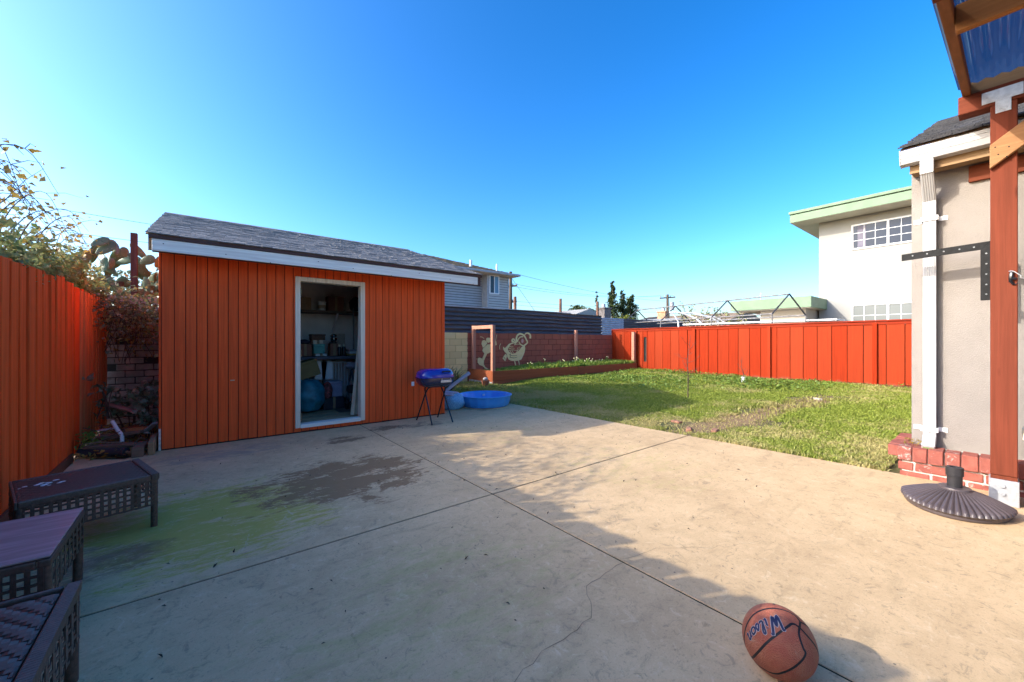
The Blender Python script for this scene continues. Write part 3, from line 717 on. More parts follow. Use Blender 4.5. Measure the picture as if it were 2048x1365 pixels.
for po in ([(6.867, 1.164), (6.889, 1.256), (6.966, 1.283), (7.033, 1.256), (7.09, 1.182), (7.011, 1.09), (6.922, 1.036)], [(7.044, 1.237), (7.044, 1.329), (7.1, 1.357), (7.168, 1.348), (7.25, 1.35), (7.28, 1.24), (7.123, 1.191)], [(7.30, 1.285), (7.432, 1.247), (7.455, 1.124), (7.374, 1.097), (7.27, 1.145)], [(6.922, 1.018), (7.1, 1.145), (7.26, 1.144), (7.25, 0.92), (7.213, 0.893), (7.1, 0.85), (6.977, 0.861), (6.9, 0.945)], [(7.28, 1.088), (7.397, 1.05), (7.374, 0.975), (7.28, 0.937)]):
    q.prism(po, 'y', my - .0012, my)
stroke([(7.04, 0.87), (6.966, 0.742), (6.931, 0.66)], .10, .09, q, my - .0016)
q.prism([(6.725, 0.712), (6.779, 0.738), (6.867, 0.717), (6.9, 0.671), (6.966, 0.687), (6.955, 0.523), (7.011, 0.438), (7.1, 0.388), (7.168, 0.32), (7.055, 0.353), (6.922, 0.46), (6.79, 0.51), (6.725, 0.585)], 'y', my - .0012, my)
stroke([(6.82, 1.38), (6.9, 1.37), (6.97, 1.32)], .02, .012, q); stroke([(7.62, 1.17), (7.57, 1.08), (7.58, .98)], .02, .02, q); stroke([(6.56, .40), (6.60, .55), (6.66, .66)], .03, .015, q); stroke([(7.46, 1.45), (7.42, 1.3), (7.38, 1.2)], .015, .01, q)
q.build('flower_mural', M['mural'], mw)

# ------------------------------------------------------------------ raised bed with its posts
rb = thing('raised_bed', 'long red-brown timber raised bed below the quail mural', 'planter', (9.8, 9.5, 0))
for x0, x1 in ((6.40, 9.95), (9.954, 13.30)):
    m = MB(); m.box(x0, x1, 8.90, 8.938, .135, .415 - .002 * x0); m.build('bed_board', M['bedboard'], rb, bevel=.006, jitter=.004)
    m = MB(); m.box(x0 + .05, x1, 8.905, 8.94, -.06, .131); m.build('bed_board', M['bedboard'], rb, bevel=.006, jitter=.004)
m = MB(); m.box(6.402, 6.44, 8.94, 10.14, .10, .415); m.build('bed_board', M['bedboard'], rb, bevel=.006)
m = MB(); m.box(6.404, 6.44, 8.94, 10.14, -.06, .096); m.build('bed_board', M['lead'], rb, bevel=.006)
for x, y, zt, w_ in ((6.46, 8.965, 1.70, .05), (6.52, 10.05, 1.71, .05), (11.05, 10.02, 1.66, .05), (13.22, 9.0, 1.60, .06)):
    m = MB(); m.box(x - w_, x + w_, y - w_, y + w_, -.06, zt); m.build('bed_post', M['bedpost'], rb, bevel=.006)
m = MB(); m.box(6.42, 6.50, 9.017, 9.998, 1.60, 1.70); m.build('cross_bar', M['bedpost'], rb, bevel=.005)
m = MB(); m.box(6.445, 13.3, 8.945, 10.14, .0, .32); m.build('bed_soil', M['dirt'], rb)
def inbed(x, y): return np.full(len(x), .32)
g = blades(11000, lambda n: rng.uniform(6.5, 13.25, n), lambda n: rng.uniform(8.95, 10.1, n), lambda x, y, n: rng.uniform(.06, .20, n) * np.clip((x - 6.3) / 2, .4, 1.25), 1.7, 'bed_grass', M['bedblade'], zf=inbed)
tag(g, 'green grass and weeds sprouting in the raised bed', 'grass')
CL = []; FL = []
for i in range(38):
    x, y = random.uniform(7.6, 12.4), random.uniform(9.0, 9.5); h = random.uniform(.2, .36)
    if i < 12: x = random.uniform(10.0, 10.9)
    V = []; Fc = []
    m = MB()
    for k in range(15):
        a = random.uniform(0, 6.28); l = random.uniform(.02, .11); hh = h * random.uniform(.6, 1.05); w_ = .012
        p0 = Vector((x + math.cos(a) * .02, y + math.sin(a) * .02, .31)); p1 = p0 + Vector((math.cos(a) * l * .4, math.sin(a) * l * .4, hh * .65)); p2 = p0 + Vector((math.cos(a) * l * 1.2, math.sin(a) * l * 1.2, hh))
        s = Vector((-math.sin(a), math.cos(a), 0)) * w_
        m.add([p0 - s, p0 + s, p1 + s, p1 - s, p2], [(0, 1, 2, 3), (3, 2, 4)])
    pl = thing('bulb_plant', ('strappy bright green bulb plant with cream flowers in the raised bed' if i % 3 == 0 else 'strappy bright green bulb plant without flowers in the raised bed'), 'plant', (x, y, .31), 0, 'bulb plants in the raised bed' if i % 3 else 'flowering bulb plants in the raised bed')
    m.build('leaves', M['bright'], pl)
    if i % 3 == 0:
        f = MB()
        for k in range(3):
            f = MB(); f.sphere((x + random.uniform(-.07, .07), y + random.uniform(-.07, .07), .31 + h + random.uniform(-.05, .05)), .018, 6, 4); f.build('flower', M['flower'], pl)

# ------------------------------------------------------------------ corrugated fences behind the block wall
def corrugated(name, x0, x1, y, z0, z1, pitch, amp, mat, label, lap=2.4, cat='fence'):
    t = thing(name, label, cat, ((x0 + x1) / 2, y, 0))
    x = x0
    while x < x1 - .05:
        xe = min(x + lap * random.uniform(.8, 1.15), x1); n = int((z1 - z0) / pitch * 8); m = MB(); dz = random.uniform(-.012, .012); dy = random.uniform(-.012, .012)
        V = []; 
        for i in range(n + 1):
            z = z0 + (z1 - z0) * i / n; yy = y + dy + amp * math.sin(2 * math.pi * (z - z0) / pitch)
            V += [(x - .02, yy, z + dz), (xe, yy, z + dz), (x - .02, yy + .004, z + dz), (xe, yy + .004, z + dz)]
        Fc = []
        for i in range(n):
            k = i * 4; Fc += [(k, k + 1, k + 5, k + 4), (k + 2, k + 6, k + 7, k + 3), (k, k + 4, k + 6, k + 2), (k + 1, k + 3, k + 7, k + 5)]
        m.add(V, Fc); m.build('corrugated_panel', mat, t, smooth=True); x = xe
    return t
cf = corrugated('corrugated_fence', 3.4, 13.30, 10.62, 1.42, 2.32, .135, .03, M['corr'], 'dark rusty corrugated metal fence above the mural wall')
corrugated('corrugated_fence', 13.34, 14.9, 10.66, 1.35, 2.25, .09, .018, M['corrl'], 'short bright galvanised corrugated panel right of the dark one', 1.8)
corrugated('corrugated_fence', 14.9, 22.0, 10.95, 1.2, 2.28, .09, .018, M['corr'], 'long dull corrugated metal fence behind the canopy frame', 2.4)
for x, zt, lab in ((8.74, 2.82, 'rusty pipe post left of the dark corrugated fence top'), (11.02, 2.90, 'rusty pipe post rising behind the middle of the corrugated fence'), (13.26, 2.93, 'rusty pipe post at the right end of the dark corrugated fence')):
    m = MB(); m.tube([(x, 10.8, -.1), (x, 10.8, zt)], .055, 10); o = m.build('pipe_post', plain('rust_pipe', (.17, .085, .055), .8, .35, 8, .2), None, smooth=True, origin=(x, 10.8, 0)); tag(o, lab, 'post', 'rusty posts of the corrugated fence')
m = MB(); m.box(5.6, 11.5, 10.68, 10.73, 2.33, 2.36); o = m.build('pale_rail', M['lead'], None, origin=(8.5, 10.7, 2.3)); tag(o, 'pale rail lying along the top of the corrugated fence', 'rail')

# ------------------------------------------------------------------ red fence on the right
rf = thing('board_fence', 'bright red board fence along the lawn under a cap rail', 'fence', (13.4, 4, 0))
ed = [10.194, 9.992, 9.561, 9.258, 8.979, 8.715, 8.506, 8.2, 7.885, 7.568, 7.249, 6.936, 6.712, 6.516, 6.216, 5.912, 5.568, 5.277, 4.95, 4.64, 4.402, 4.209, 3.876, 3.558, 3.238, 2.919, 2.595, 2.273, 2.032, 1.841, 1.507, 1.19]
while ed[-1] > -6: ed.append(ed[-1] - random.uniform(.27, .32))
def ftop(y): return 1.70 + .045 * (10.2 - y) / 9
def fbot(y): return .055 + .10 * max(0, min(1, (10.2 - y) / 9))
for i, (b, a) in enumerate(zip(ed, ed[1:])):
    d = random.uniform(-.009, .009); yc = (a + b) / 2
    if abs(yc - 8.61) < .12:                      # the board with a slot cut in it
        for (u0, u1, v0, v1) in ((a + .003, 8.545, fbot(yc), ftop(yc)), (8.68, b - .003, fbot(yc), ftop(yc)), (8.5455, 8.6795, fbot(yc), .46), (8.5455, 8.6795, 1.40, ftop(yc))):
            m = MB(); m.box(13.40 + d, 13.424 + d, u0, u1, v0, v1); m.build('fence_board', M['fence_r'], rf, bevel=.0025)
        continue
    m = MB(); m.box(13.40 + d, 13.424 + d, a + .006, b - .006, fbot(yc) + random.uniform(-.015, .02), ftop(yc)); m.build('fence_board', M['fence_r'], rf, bevel=.0025, jitter=.0015)
m = MB(); m.box(13.44, 13.45, -6, 10.15, .05, 1.66); m.build('backing', M['tar'], rf)  # dark sheet added behind the boards so the gaps read dark
for z0, off in ((0, .045), (-.10, .022)):
    m = MB(); p0 = Vector((13.41, 10.15, ftop(10.15) + .02)); p1 = Vector((13.41, -6, ftop(-6) + .02))
    if z0 == 0: m.obox(p0, p1, .13, .035)
    else: m.obox(p0 + Vector((-.022, 0, -.06)), p1 + Vector((-.022, 0, -.06)), .02, .075)
    m.build('cap_rail' if z0 == 0 else 'top_trim', M['fence_cap'], rf, bevel=.003)
for y in (9.0, 6.69, 4.41, 2.05, -.4, -2.8):
    m = MB(); m.box(13.345, 13.385, y - .045, y + .045, fbot(y) - .1, ftop(y) - .045); m.build('fence_batten', M['fence_r'], rf, bevel=.003)
m = MB(); m.obox((13.383, 10.1, .02), (13.383, -6, .13), .03, .16); m.build('kick_board', M['kick'], rf, bevel=.004)
# ------------------------------------------------------------------ the grey house on the right
HX = 5.38
house = thing('stucco_house', 'grey stucco house corner with white gutter and brick ledge', 'house', (5.38, .5, 0))
m = MB(); m.box(HX, 12, -5, .56, -.1, 2.95); m.build('wall', M['stucco'], house)
m = MB(); m.box(HX - .012, HX, -1.6, -.13, .30, 2.9); m.build('screen_door', M['darkwall'], house)  # dark brown panel set on the wall right of the post
# gutter: K-shaped trough with grooves
gy1 = .60
prof = [(5.05, 2.995), (5.042, 2.985), (5.046, 2.962), (5.052, 2.960), (5.046, 2.957), (5.052, 2.925), (5.058, 2.923), (5.052, 2.920), (5.075, 2.875), (5.16, 2.87), (5.16, 2.98), (5.155, 2.98), (5.155, 2.876), (5.08, 2.88), (5.062, 2.92), (5.06, 2.985), (5.06, 2.995)]
m = MB(); m.prism(prof, 'y', -5, gy1); m.build('gutter', M['whitemetal'], house)
m = MB(); m.prism([(5.042, 2.998), (5.042, 2.96), (5.05, 2.92), (5.073, 2.868), (5.165, 2.866), (5.165, 2.998)], 'y', gy1 + .0005, gy1 + .006); m.build('gutter_end', M['whitemetal'], house)
m = MB(); m.box(5.166, 5.19, -5, .55, 2.80, 2.98); m.build('fascia_board', M['rawwood'], house)
m = MB(); m.box(5.19, 5.37, -5, .545, 2.82, 2.84); m.build('soffit', M['rawwood'], house)
m = MB(); m.box(5.345, 5.379, -5, .2, 2.66, 2.80); m.build('frieze_board', M['beam'], house, bevel=.003)
# roof: slope rising away from the gutter
m = MB(); m.prism([(5.06, 3.0), (5.06, 3.015), (8.6, 4.50), (8.6, 4.45)], 'y', -5, .60); m.build('roof_deck', M['rawwood'], house)
m = MB(); m.prism([(8.6, 4.45), (8.6, 4.52), (12.1, 3.02), (12.1, 2.96)], 'y', -5, .60); m.build('rear_roof', M['shingle2'], house)
m = MB(); m.prism([(5.38, 2.951), (12, 2.951), (8.6, 4.40)], 'y', .50, .555); m.build('gable_wall', M['stucco'], house)
shingles(-2.6, .61, (5.03, 3.012), (8.6, 4.515), .16, .15, M['shingle2'], house, 300, (0, 0), swap=True)
# downspout: offset elbow, strap, bottom shoe
pth = [((5.11, .435, 2.872), (5.11, .435, 2.76)), ((5.11, .435, 2.775), (5.325, .435, 2.56))]
m = MB()
for p, q_ in pth: m.obox(p, q_, .085, .062, up=(1, 0, 0), ext=.01)
for i in range(5):
    yy = .435 - .03 + i * .015; m.obox((5.078, yy, 2.86), (5.078, yy, 2.78), .005, .006, up=(1, 0, 0)); m.obox((5.088, yy, 2.752), (5.302, yy, 2.537), .005, .006, up=(1, 0, 1))
m.build('downspout_elbow', M['whitemetal'], house, bevel=.004)
m = MB(); m.box(5.295, 5.365, .393, .477, .32, 2.585)
for i in range(5): yy = .435 - .03 + i * .015; m.box(5.291, 5.296, yy - .003, yy + .003, .34, 2.5)
m.build('downspout', M['whitemetal'], house, bevel=.005)
for z in (2.385, .43):
    m = MB(); m.prism([(.325, 5.378), (.384, 5.378), (.384, 5.286), (.486, 5.286), (.486, 5.378), (.545, 5.378), (.545, 5.373), (.491, 5.373), (.491, 5.281), (.379, 5.281), (.379, 5.373), (.325, 5.373)], 'z', z - .02, z + .02); m.v = [(b_, a_, c_) for a_, b_, c_ in m.v]; m.build('downspout_strap', M['white'], house)
m = MB(); m.obox((5.33, .435, .36), (5.20, .435, .27), .086, .07, up=(1, 0, 0)); m.build('downspout_shoe', M['whitemetal'], house, bevel=.004)
m = MB(); m.box(5.193, 5.21, .40, .47, .24, .30); m.build('shoe_mouth', plain('green_stain', (.14, .20, .06), .8), house)
# brick ledge: two courses and a rowlock cap, wrapping the corner
def brick(x0, x1, y0, y1, z0, z1): 
    m = MB(); m.box(x0, x1, y0, y1, z0, z1); m.build('brick', M['brick'], house, bevel=.005, jitter=.0025)
m = MB(); m.box(5.150, 5.38, -1.2, .60, -.1, .255); m.box(5.38, 6.6, .56, .60, -.1, .25); m.build('ledge_mortar', M['bmortar'], house)
for r, z in enumerate((-.03, .055)):
    y = .62 - (.10 if r else 0)
    if r: brick(5.14, 5.24, .525, .625, z, z + .07)
    while y > -1.1:
        brick(5.14, 5.23, y - .20, y - .008, z, z + .072); y -= .208
    x = 5.25 - (.1 if r else 0) + .1
    while x < 6.5: brick(x, x + .195, .52, .622, z, z + .072); x += .205
y = .63
while y > -1.1:
    brick(5.115 + random.uniform(-.006, .006), 5.30, y - .095, y - .004, .145, .272 + random.uniform(-.004, .004)); y -= .099
m = MB()
for k in range(8):
    x = 5.16 + k * .10; mm = MB()
    mm.box(x, x + .093, .50, .70, .165, .262); mm.build('brick', M['brick'], house, bevel=.005, jitter=.004)
# dry leaves and moss on the ledge by the spout
C = np.stack([rng.uniform(5.2, 5.34, 60), rng.uniform(.45, .6, 60), rng.uniform(.275, .33, 60)], 1); V, Fq = leaf_cloud(C, .035, .3)
o = raw_mesh('dry_grass', V, Fq, M['dryleaf'], kind='stuff'); tag(o, 'wisps of dry grass lying on the brick ledge', 'debris')

# ------------------------------------------------------------------ patio cover: post, beam, rafters, purlins, clear roofing
pc = thing('patio_cover', 'timber patio cover on redwood post with smoky corrugated roofing', 'pergola', (4.87, 0, 0))
m = MB(); m.box(4.80, 4.935, -.062, .070, .22, 3.07); m.build('post', M['post'], pc, bevel=.005)
m = MB(); m.box(4.792, 4.943, -.070, .078, -.002, .19); m.build('post_base', M['galv'], pc, bevel=.004)
m = MB(); m.box(4.801, 4.934, -.061, .069, .191, .219); m.build('post_shim', M['post'], pc)
for z in (.145, .085):
    m = MB(); m.tube([(4.791, .01, z), (4.778, .01, z)], .014, 8); m.build('bolt', M['galv'], pc)
m = MB(); m.box(4.80, 4.935, -4.5, .235, 3.072, 3.215); m.build('beam', M['beam'], pc, bevel=.004)
m = MB(); m.box(4.793, 4.798, -.088, .112, 3.095, 3.185); m.box(4.7935, 4.7985, -.032, .045, 3.0, 3.095)
for y_, z_ in ((.085, 3.14), (.03, 3.165), (-.02, 3.12), (-.065, 3.165), (.02, 3.03), (-.01, 3.03), (.005, 3.012), (.035, 3.12)): m.tube([(4.79, y_, z_), (4.794, y_, z_)], .006, 6)
m.build('connector_plate', M['galv'], pc, bevel=.001)
def sz(x, off=0): return 3.235 - .15 * (4.8 - x) + off
m = MB(); m.prism([(.072, 2.575), (.072, 2.755), (-.33, 3.068), (-.56, 3.068)], 'x', 4.757, 4.796); m.build('knee_brace', M['brace'], pc, bevel=.004)
m = MB()
for y_, z_ in ((.03, 2.67), (-.02, 2.71), (-.01, 2.64), (.045, 2.73)): m.tube([(4.7555, y_, z_), (4.758, y_, z_)], .005, 6)
m.build('screw', M['black'], pc)
for y in (.19, -.75, -1.7, -2.65, -3.6):
    m = MB(); m.obox((4.95, y, sz(4.95, .02)), (1.95, y, sz(1.95, .02)), .045, .09); m.build('rafter', M['rafter'], pc, bevel=.004)
for x in (3.2,):
    m = MB(); m.box(x - .022, x + .022, -4.5, .166, sz(x) - .085, sz(x) + .06); m.build('purlin', M['purlin'], pc, bevel=.004)
# corrugated sheets, waves running across y
def sheet(y0, y1):
    n = int((y1 - y0) / .076 * 8); V = []; Fc = []
    for i in range(n + 1):
        y = y0 + (y1 - y0) * i / n; w = .011 * math.sin(2 * math.pi * y / .076)
        V += [(5.02, y, sz(5.02, .092) + w), (1.9, y, sz(1.9, .092) + w)]
    for i in range(n): Fc.append((i * 2, i * 2 + 1, i * 2 + 3, i * 2 + 2))
    m = MB(); m.add(V, Fc); m.build('roof_sheet', M['poly'], pc, smooth=True)
sheet(-.62, .245); sheet(-1.3, -.58); sheet(-2.0, -1.26); sheet(-4.5, -1.96)
m = MB(); n = 120; poly = [(-4.5 + 4.67 * i / n, 3.305 + .010 * math.sin(2 * math.pi * (-4.5 + 4.67 * i / n) / .076)) for i in range(n + 1)] + [(.17, 3.218), (-4.5, 3.218)]
m.prism([(p[0], p[1]) for p in poly], 'x', 4.82, 4.85); m.build('closure_strip', M['rawwood'], pc)
m = MB(); m.box(2.0, 2.13, -4.5, .165, 2.50, 2.69); m.build('beam', M['beam'], pc)
for x, y in ((2.065, -4.3), (4.867, -4.3)):
    m = MB(); m.box(x - .065, x + .065, y - .065, y + .065, 0, 2.50 if x < 3 else 3.07); m.build('post', M['post'], pc)
# black angle-iron arm behind the post
ba = thing('iron_bracket', 'black L-shaped angle-iron arm bolted beside the redwood post', 'bracket', (5.05, .12, 1.8))
BX = 5.06
m = MB(); m.prism([(.125, 2.005), (.592, 1.985), (.592, 2.045), (.06, 2.070)], 'x', BX, BX + .006); m.prism([(.125, 2.045), (.592, 2.041), (.592, 2.046), (.06, 2.071)], 'x', BX + .006, BX + .05); m.build('arm', M['black'], ba, bevel=.0015)
m = MB(); m.prism([(.125, 2.0049), (.06, 2.0695), (.06, 1.585), (.125, 1.585)], 'x', BX - .001, BX + .005); m.box(BX + .005, BX + .05, .06, .066, 1.585, 2.06); m.build('upright', M['black'], ba, bevel=.0015)
for z in (1.95, 1.66):
    m = MB(); m.box(4.935, BX + .0045, .055, .061, z - .03, z + .03); m.build('bracket_lug', M['black'], ba)
hm = MB()
for y_ in (.16, .24, .33, .43, .52): hm.tube([(BX - .0035, y_, 2.035 - .03 * (y_ - .1)), (BX, y_, 2.035 - .03 * (y_ - .1))], .006, 8)
for z_ in (1.97, 1.885, 1.80, 1.715, 1.635): hm.tube([(BX - .0045, .094, z_), (BX, .094, z_)], .006, 8)
hm.build('bolt_hole', plain('worn_steel', (.22, .235, .245), .5, .3, 60), ba)
# light-string clip on the post
cl = thing('string_hook', 'small black clip with wire hanging on redwood post', 'hook', (4.79, -.03, 1.73))
m = MB(); m.tube([(4.80, -.035, 1.77), (4.785, -.032, 1.765), (4.775, -.03, 1.735), (4.782, -.028, 1.70), (4.79, -.04, 1.675)], [.008, .011, .012, .010, .006], 7); m.tube([(4.778, -.03, 1.725), (4.77, -.055, 1.715)], .008, 6); m.tube([(4.79, -.04, 1.685), (4.78, -.052, 1.672), (4.785, -.06, 1.685)], .004, 5); m.build('clip', M['blackm'], cl, smooth=True)
m = MB(); m.tube(smooth_path([(4.795, -.02, 1.778), (4.78, -.04, 1.775), (4.77, -.075, 1.735), (4.78, -.09, 1.715), (4.80, -.3, 1.66), (4.82, -1.4, 1.55)]), .003, 5); m.build('wire', M['galv'], cl)
# planter box just behind the post
pb = thing('timber_box', 'red-brown timber box with peeling white top right of the post', 'box', (4.9, -.35, 0))
m = MB(); m.box(4.86, 5.12, -.9, -.10, 0, .50); m.build('side', M['post'], pb, bevel=.004)
m = MB(); m.box(4.83, 5.14, -.93, -.085, .502, .56); m.build('top', M['frame'], pb, bevel=.006, jitter=.003)

# ------------------------------------------------------------------ white two-storey house beyond the red fence
wh = thing('white_house', 'white two-storey stucco house with flat pale green roof edge', 'house', (19, 1, 0))
m = MB(); m.box(19, 28, -9, 4.535, -.1, 5.86); m.build('wall', M['wstucco'], wh)
def framed(x, y0, y1, z0, z1, halves, bars, gl, drape, zb):
    f = thing
    fo = MB(); w = .055
    fo.box(x - .04, x - .001, y0 - w, y0, z0 - w, z1 + w); fo.box(x - .04, x - .001, y1, y1 + w, z0 - w, z1 + w)
    fo.box(x - .04, x - .001, y0, y1, z1, z1 + w); fo.box(x - .04, x - .001, y0, y1, z0 - w, z0)
    ym = (y0 + y1) / 2; fo.box(x - .036, x - .001, ym - .03, ym + .03, z0, z1)
    fr_ = fo.build('window', M['white'], wh, bevel=.004)
    for a, b in ((y0, ym - .03), (ym + .03, y1)):
        m = MB(); m.box(x - .014, x - .008, a, b, z0, z1); m.build('pane', gl, fr_)
        m = MB()
        for i in range(1, 3): yy = a + (b - a) * i / 3; m.box(x - .022, x - .0145, yy - .008, yy + .008, z0, z1)
        for i in range(1, zb): zz = z0 + (z1 - z0) * i / zb; m.box(x - .0215, x - .0142, a, b, zz - .008, zz + .008)
        m.build('glazing_bar', M['white'], fr_)
        if drape:
            m = MB(); n = 30; V = []
            ya, yb = (a + .05, a + (b - a) * .32) if a < ym - .1 else (b - .35, b - .12)
            for i in range(n + 1):
                yy = ya + (yb - ya) * i / n; xx = x - .0135 + .0 ; V += [(x - .0146 + .0005 * math.sin(i * 1.3), yy, z0 + .01), (x - .0146 + .0005 * math.sin(i * 1.3), yy, z1 - .01)]
            m.add(V, [(i * 2, i * 2 + 2, i * 2 + 3, i * 2 + 1) for i in range(n)]); m.build('curtain', M['drape'], fr_)
framed(19, 1.62, 3.50, 4.68, 5.50, 2, 3, M['glass'], True, 3)
framed(19, 1.62, 3.50, 1.45, 2.55, 2, 3, M['glass2'], False, 3)
for z0, z1, g_, mt in ((5.864, 6.16, 0, M['green']), (6.19, 6.30, -.03, M['green'])):
    m = MB(); m.box(18.1 + g_, 28.5, -9.5, 5.25 - g_, z0, z1); m.build('roof_edge', mt, wh, bevel=.01)
m = MB(); m.box(18.14, 28.5, -9.5, 5.21, 6.161, 6.189); m.build('drip_gap', M['tar'], wh)
m = MB(); m.box(18.11, 28.4, -9.4, 5.24, 5.8625, 5.8635); m.build('soffit', M['soffit'], wh)
# low carport attached to it
ga = thing('carport', 'low garage with peeling pale green fascia beside the white house', 'garage', (18.5, 5.5, 0))
m = MB(); m.box(17.6, 20.0, 4.60, 6.1, -.1, 2.46); m.build('wall', M['gstucco'], ga)
m = MB(); m.box(17.0, 20.5, 4.28, 7.0, 2.47, 2.86); m.build('roof_edge', M['green'], ga, bevel=.01)
m = MB(); m.box(17.05, 20.4, 4.35, 6.95, 2.462, 2.469); m.build('soffit', M['soffit'], ga)
m = MB(); m.box(16.2, 17.3, 3.4, 8.6, 1.93, 1.98); o = m.build('white_ledge', M['white'], None, origin=(16.7, 6, 1.9)); o.name = 'white_awning'; tag(o, 'white flat awning showing just over the red fence', 'awning')
# open gable tube frame
cf2 = thing('tube_shelter', 'bare grey tube frame of a gable canopy behind the red fence', 'frame', (16.2, 8, 0))
ra, rbk = Vector((15.20, 4.42, 2.80)), Vector((17.2, 11.5, 2.80))
wv = Vector((-.92 * .782 + -.39 * .623, .92 * .623 - .39 * .782, 0)).normalized()
hw, ez = .86, 2.12
def fpt(t, s): 
    p = ra.lerp(rbk, t); return p + wv * hw * s + Vector((0, 0, (ez - 2.80) * abs(s)))
M['tube'] = plain('dull_steel_tube', (.24, .23, .22), .5, .25, 8, 0, .5); M['tubed'] = plain('dark_steel_tube', (.075, .075, .08), .5, .25, 8, 0, .4)
m = MB(); m.tube([ra, rbk], .024, 8); m.build('ridge_pole', M['tube'], cf2, smooth=True)
for s in (1, -1):
    m = MB(); m.tube([fpt(0, s), fpt(1, s)], .022, 8); m.build('eave_pole', M['tube'], cf2, smooth=True)
for t_ in (0, .31, .66, 1.0):
    for s in (1, -1):
        m = MB(); m.tube([fpt(t_, 0), fpt(t_, s)], .024, 8); m.build('rafter_pole', M['tubed'], cf2, smooth=True)
        m = MB(); p = fpt(t_, s); m.tube([p, (p.x, p.y, -.1)], .022, 8); m.build('leg', M['tube'], cf2, smooth=True)
# collapsed white hoops of a second shelter
hp = thing('hoop_frame', 'collapsed white curved tubes of a shelter behind the red fence', 'frame', (17.5, 8.5, 1))
HOOPS = [[(15.926, 9.044, 2.49), (16.076, 8.924, 2.368), (16.171, 8.848, 2.193), (16.226, 8.805, 1.984), (16.245, 8.79, 1.2)], [(15.926, 9.044, 2.49), (16.294, 8.75, 2.465), (16.622, 8.49, 2.333), (16.922, 8.251, 2.124), (17.222, 8.011, 1.6)],
         [(16.294, 8.75, 2.465), (16.622, 8.49, 2.472), (16.949, 8.229, 2.403), (17.44, 7.838, 2.193), (17.904, 7.468, 1.7)], [(16.785, 8.359, 2.42), (17.222, 8.011, 2.315), (17.549, 7.751, 2.246), (17.945, 7.435, 1.9)], [(17.44, 7.838, 2.385), (17.304, 7.946, 2.158)]]
for h in HOOPS:
    m = MB(); m.tube(smooth_path(h), .035, 8); m.build('hoop', M['white'], hp, smooth=True)

# ------------------------------------------------------------------ grey two-storey house behind the corrugated fence
GY = 19.7
gh = thing('sided_house', 'grey clapboard two-storey house with tan hip roof behind the shed', 'house', (13, 19.7, 0))
m = MB(); m.box(5.5, 13.87, GY + .62, 28, -.1, 5.35); m.box(13.87, 15.42, GY + .02, 28, -.1, 5.35); m.build('wall_core', plain('shadow_gap', (.07, .07, .072), .9), gh)  # dark core paints the shadow lines into the gaps between planks
z = 2.3
WX0, WX1, WZ0, WZ1 = 13.98, 14.60, 4.22, 5.26
while z < 5.3:
    zt = min(z + .155, 5.32)
    def pl(x0, x1, y, mt):
        if x1 - x0 < .02: return
        m = MB(); m.prism([(y - .034, z + .026), (y, z + .026), (y, zt), (y - .004, zt)], 'x', x0, x1); m.build('siding_plank', mt, gh)
    if zt > WZ0 - .06 and z < WZ1 + .06: pl(13.87, WX0 - .06, GY + .018, M['vinyl']); pl(WX1 + .06, 15.36, GY + .018, M['vinyl'])
    else: pl(13.87, 15.36, GY + .018, M['vinyl'])
    pl(7.0, 13.86, GY + .618, M['vinylb'])
    z += .155
m = MB(); m.box(15.362, 15.43, GY - .01, GY + .06, 2, 5.33); m.build('corner_trim', M['lead'], gh)
m = MB(); m.box(13.76, 13.868, GY - .01, GY + .60, 2, 5.33); m.build('corner_trim', M['lead'], gh)
w_ = MB(); w_.box(WX0 - .055, WX0, GY - .03, GY + .015, WZ0 - .055, WZ1 + .055); w_.box(WX1, WX1 + .055, GY - .03, GY + .015, WZ0 - .055, WZ1 + .055); w_.box(WX0, WX1, GY - .03, GY + .015, WZ1, WZ1 + .055); w_.box(WX0, WX1, GY - .03, GY + .015, WZ0 - .055, WZ0); w_.box(14.27, 14.315, GY - .028, GY + .015, WZ0, WZ1)
wo = w_.build('window', M['white'], gh)
for a, b, g_ in ((WX0, 14.27, M['glass']), (14.315, WX1, glass_mat('blue_glass', (.10, .20, .30)))):
    m = MB(); m.box(a, b, GY - .005, GY + .002, WZ0, WZ1); m.build('pane', g_, wo)
EX1, EYF, EZ_ = 15.92, GY - .5, 5.36
m = MB(); V = [(5, EYF, EZ_), (EX1, EYF, EZ_), (EX1, 28.5, EZ_), (5, 28.5, EZ_), (5, 24, 6.95), (11.6, 24, 6.95)]
m.add(V, [(0, 1, 5, 4), (1, 2, 5), (2, 3, 4, 5), (0, 4, 3), (3, 2, 1, 0)]); m.build('roof', M['tanroof'], gh)
# barrel tiles in rows, joined (too small to pick apart)
tm = MB()
dvec = (Vector((11.6, 24, 6.95)) - Vector((11.6, EYF, EZ_)))
for r in range(24):
    f0, f1 = r / 24, (r + 1) / 24; x1 = EX1 + (11.6 - EX1) * f0 - .05; x = 8.0
    while x < x1:
        p = Vector((x, EYF, EZ_)) + dvec * f0; q_ = Vector((x, EYF, EZ_)) + dvec * f1
        tm.prism([(p.y, p.z + .06 + random.uniform(0, .02)), (q_.y, q_.z + .02), (q_.y, q_.z), (p.y, p.z)], 'x', x, x + .2); x += .22 
tm.build('roof_tile', M['tanroof'], gh, kind='stuff')
m = MB(); m.box(5, EX1 + .03, EYF - .07, EYF - .002, EZ_ - .02, EZ_ + .10); m.build('gutter', M['lead'], gh, bevel=.01)
m = MB(); m.box(5, EX1, EYF, GY + .7, EZ_ - .03, EZ_ - .004); m.build('soffit', M['soffit'], gh)
m = MB(); m.tube([(13.15, 20.6, 5.5), (13.15, 20.6, 6.25)], .09, 10); m.build('flue', M['galv'], gh, smooth=True)
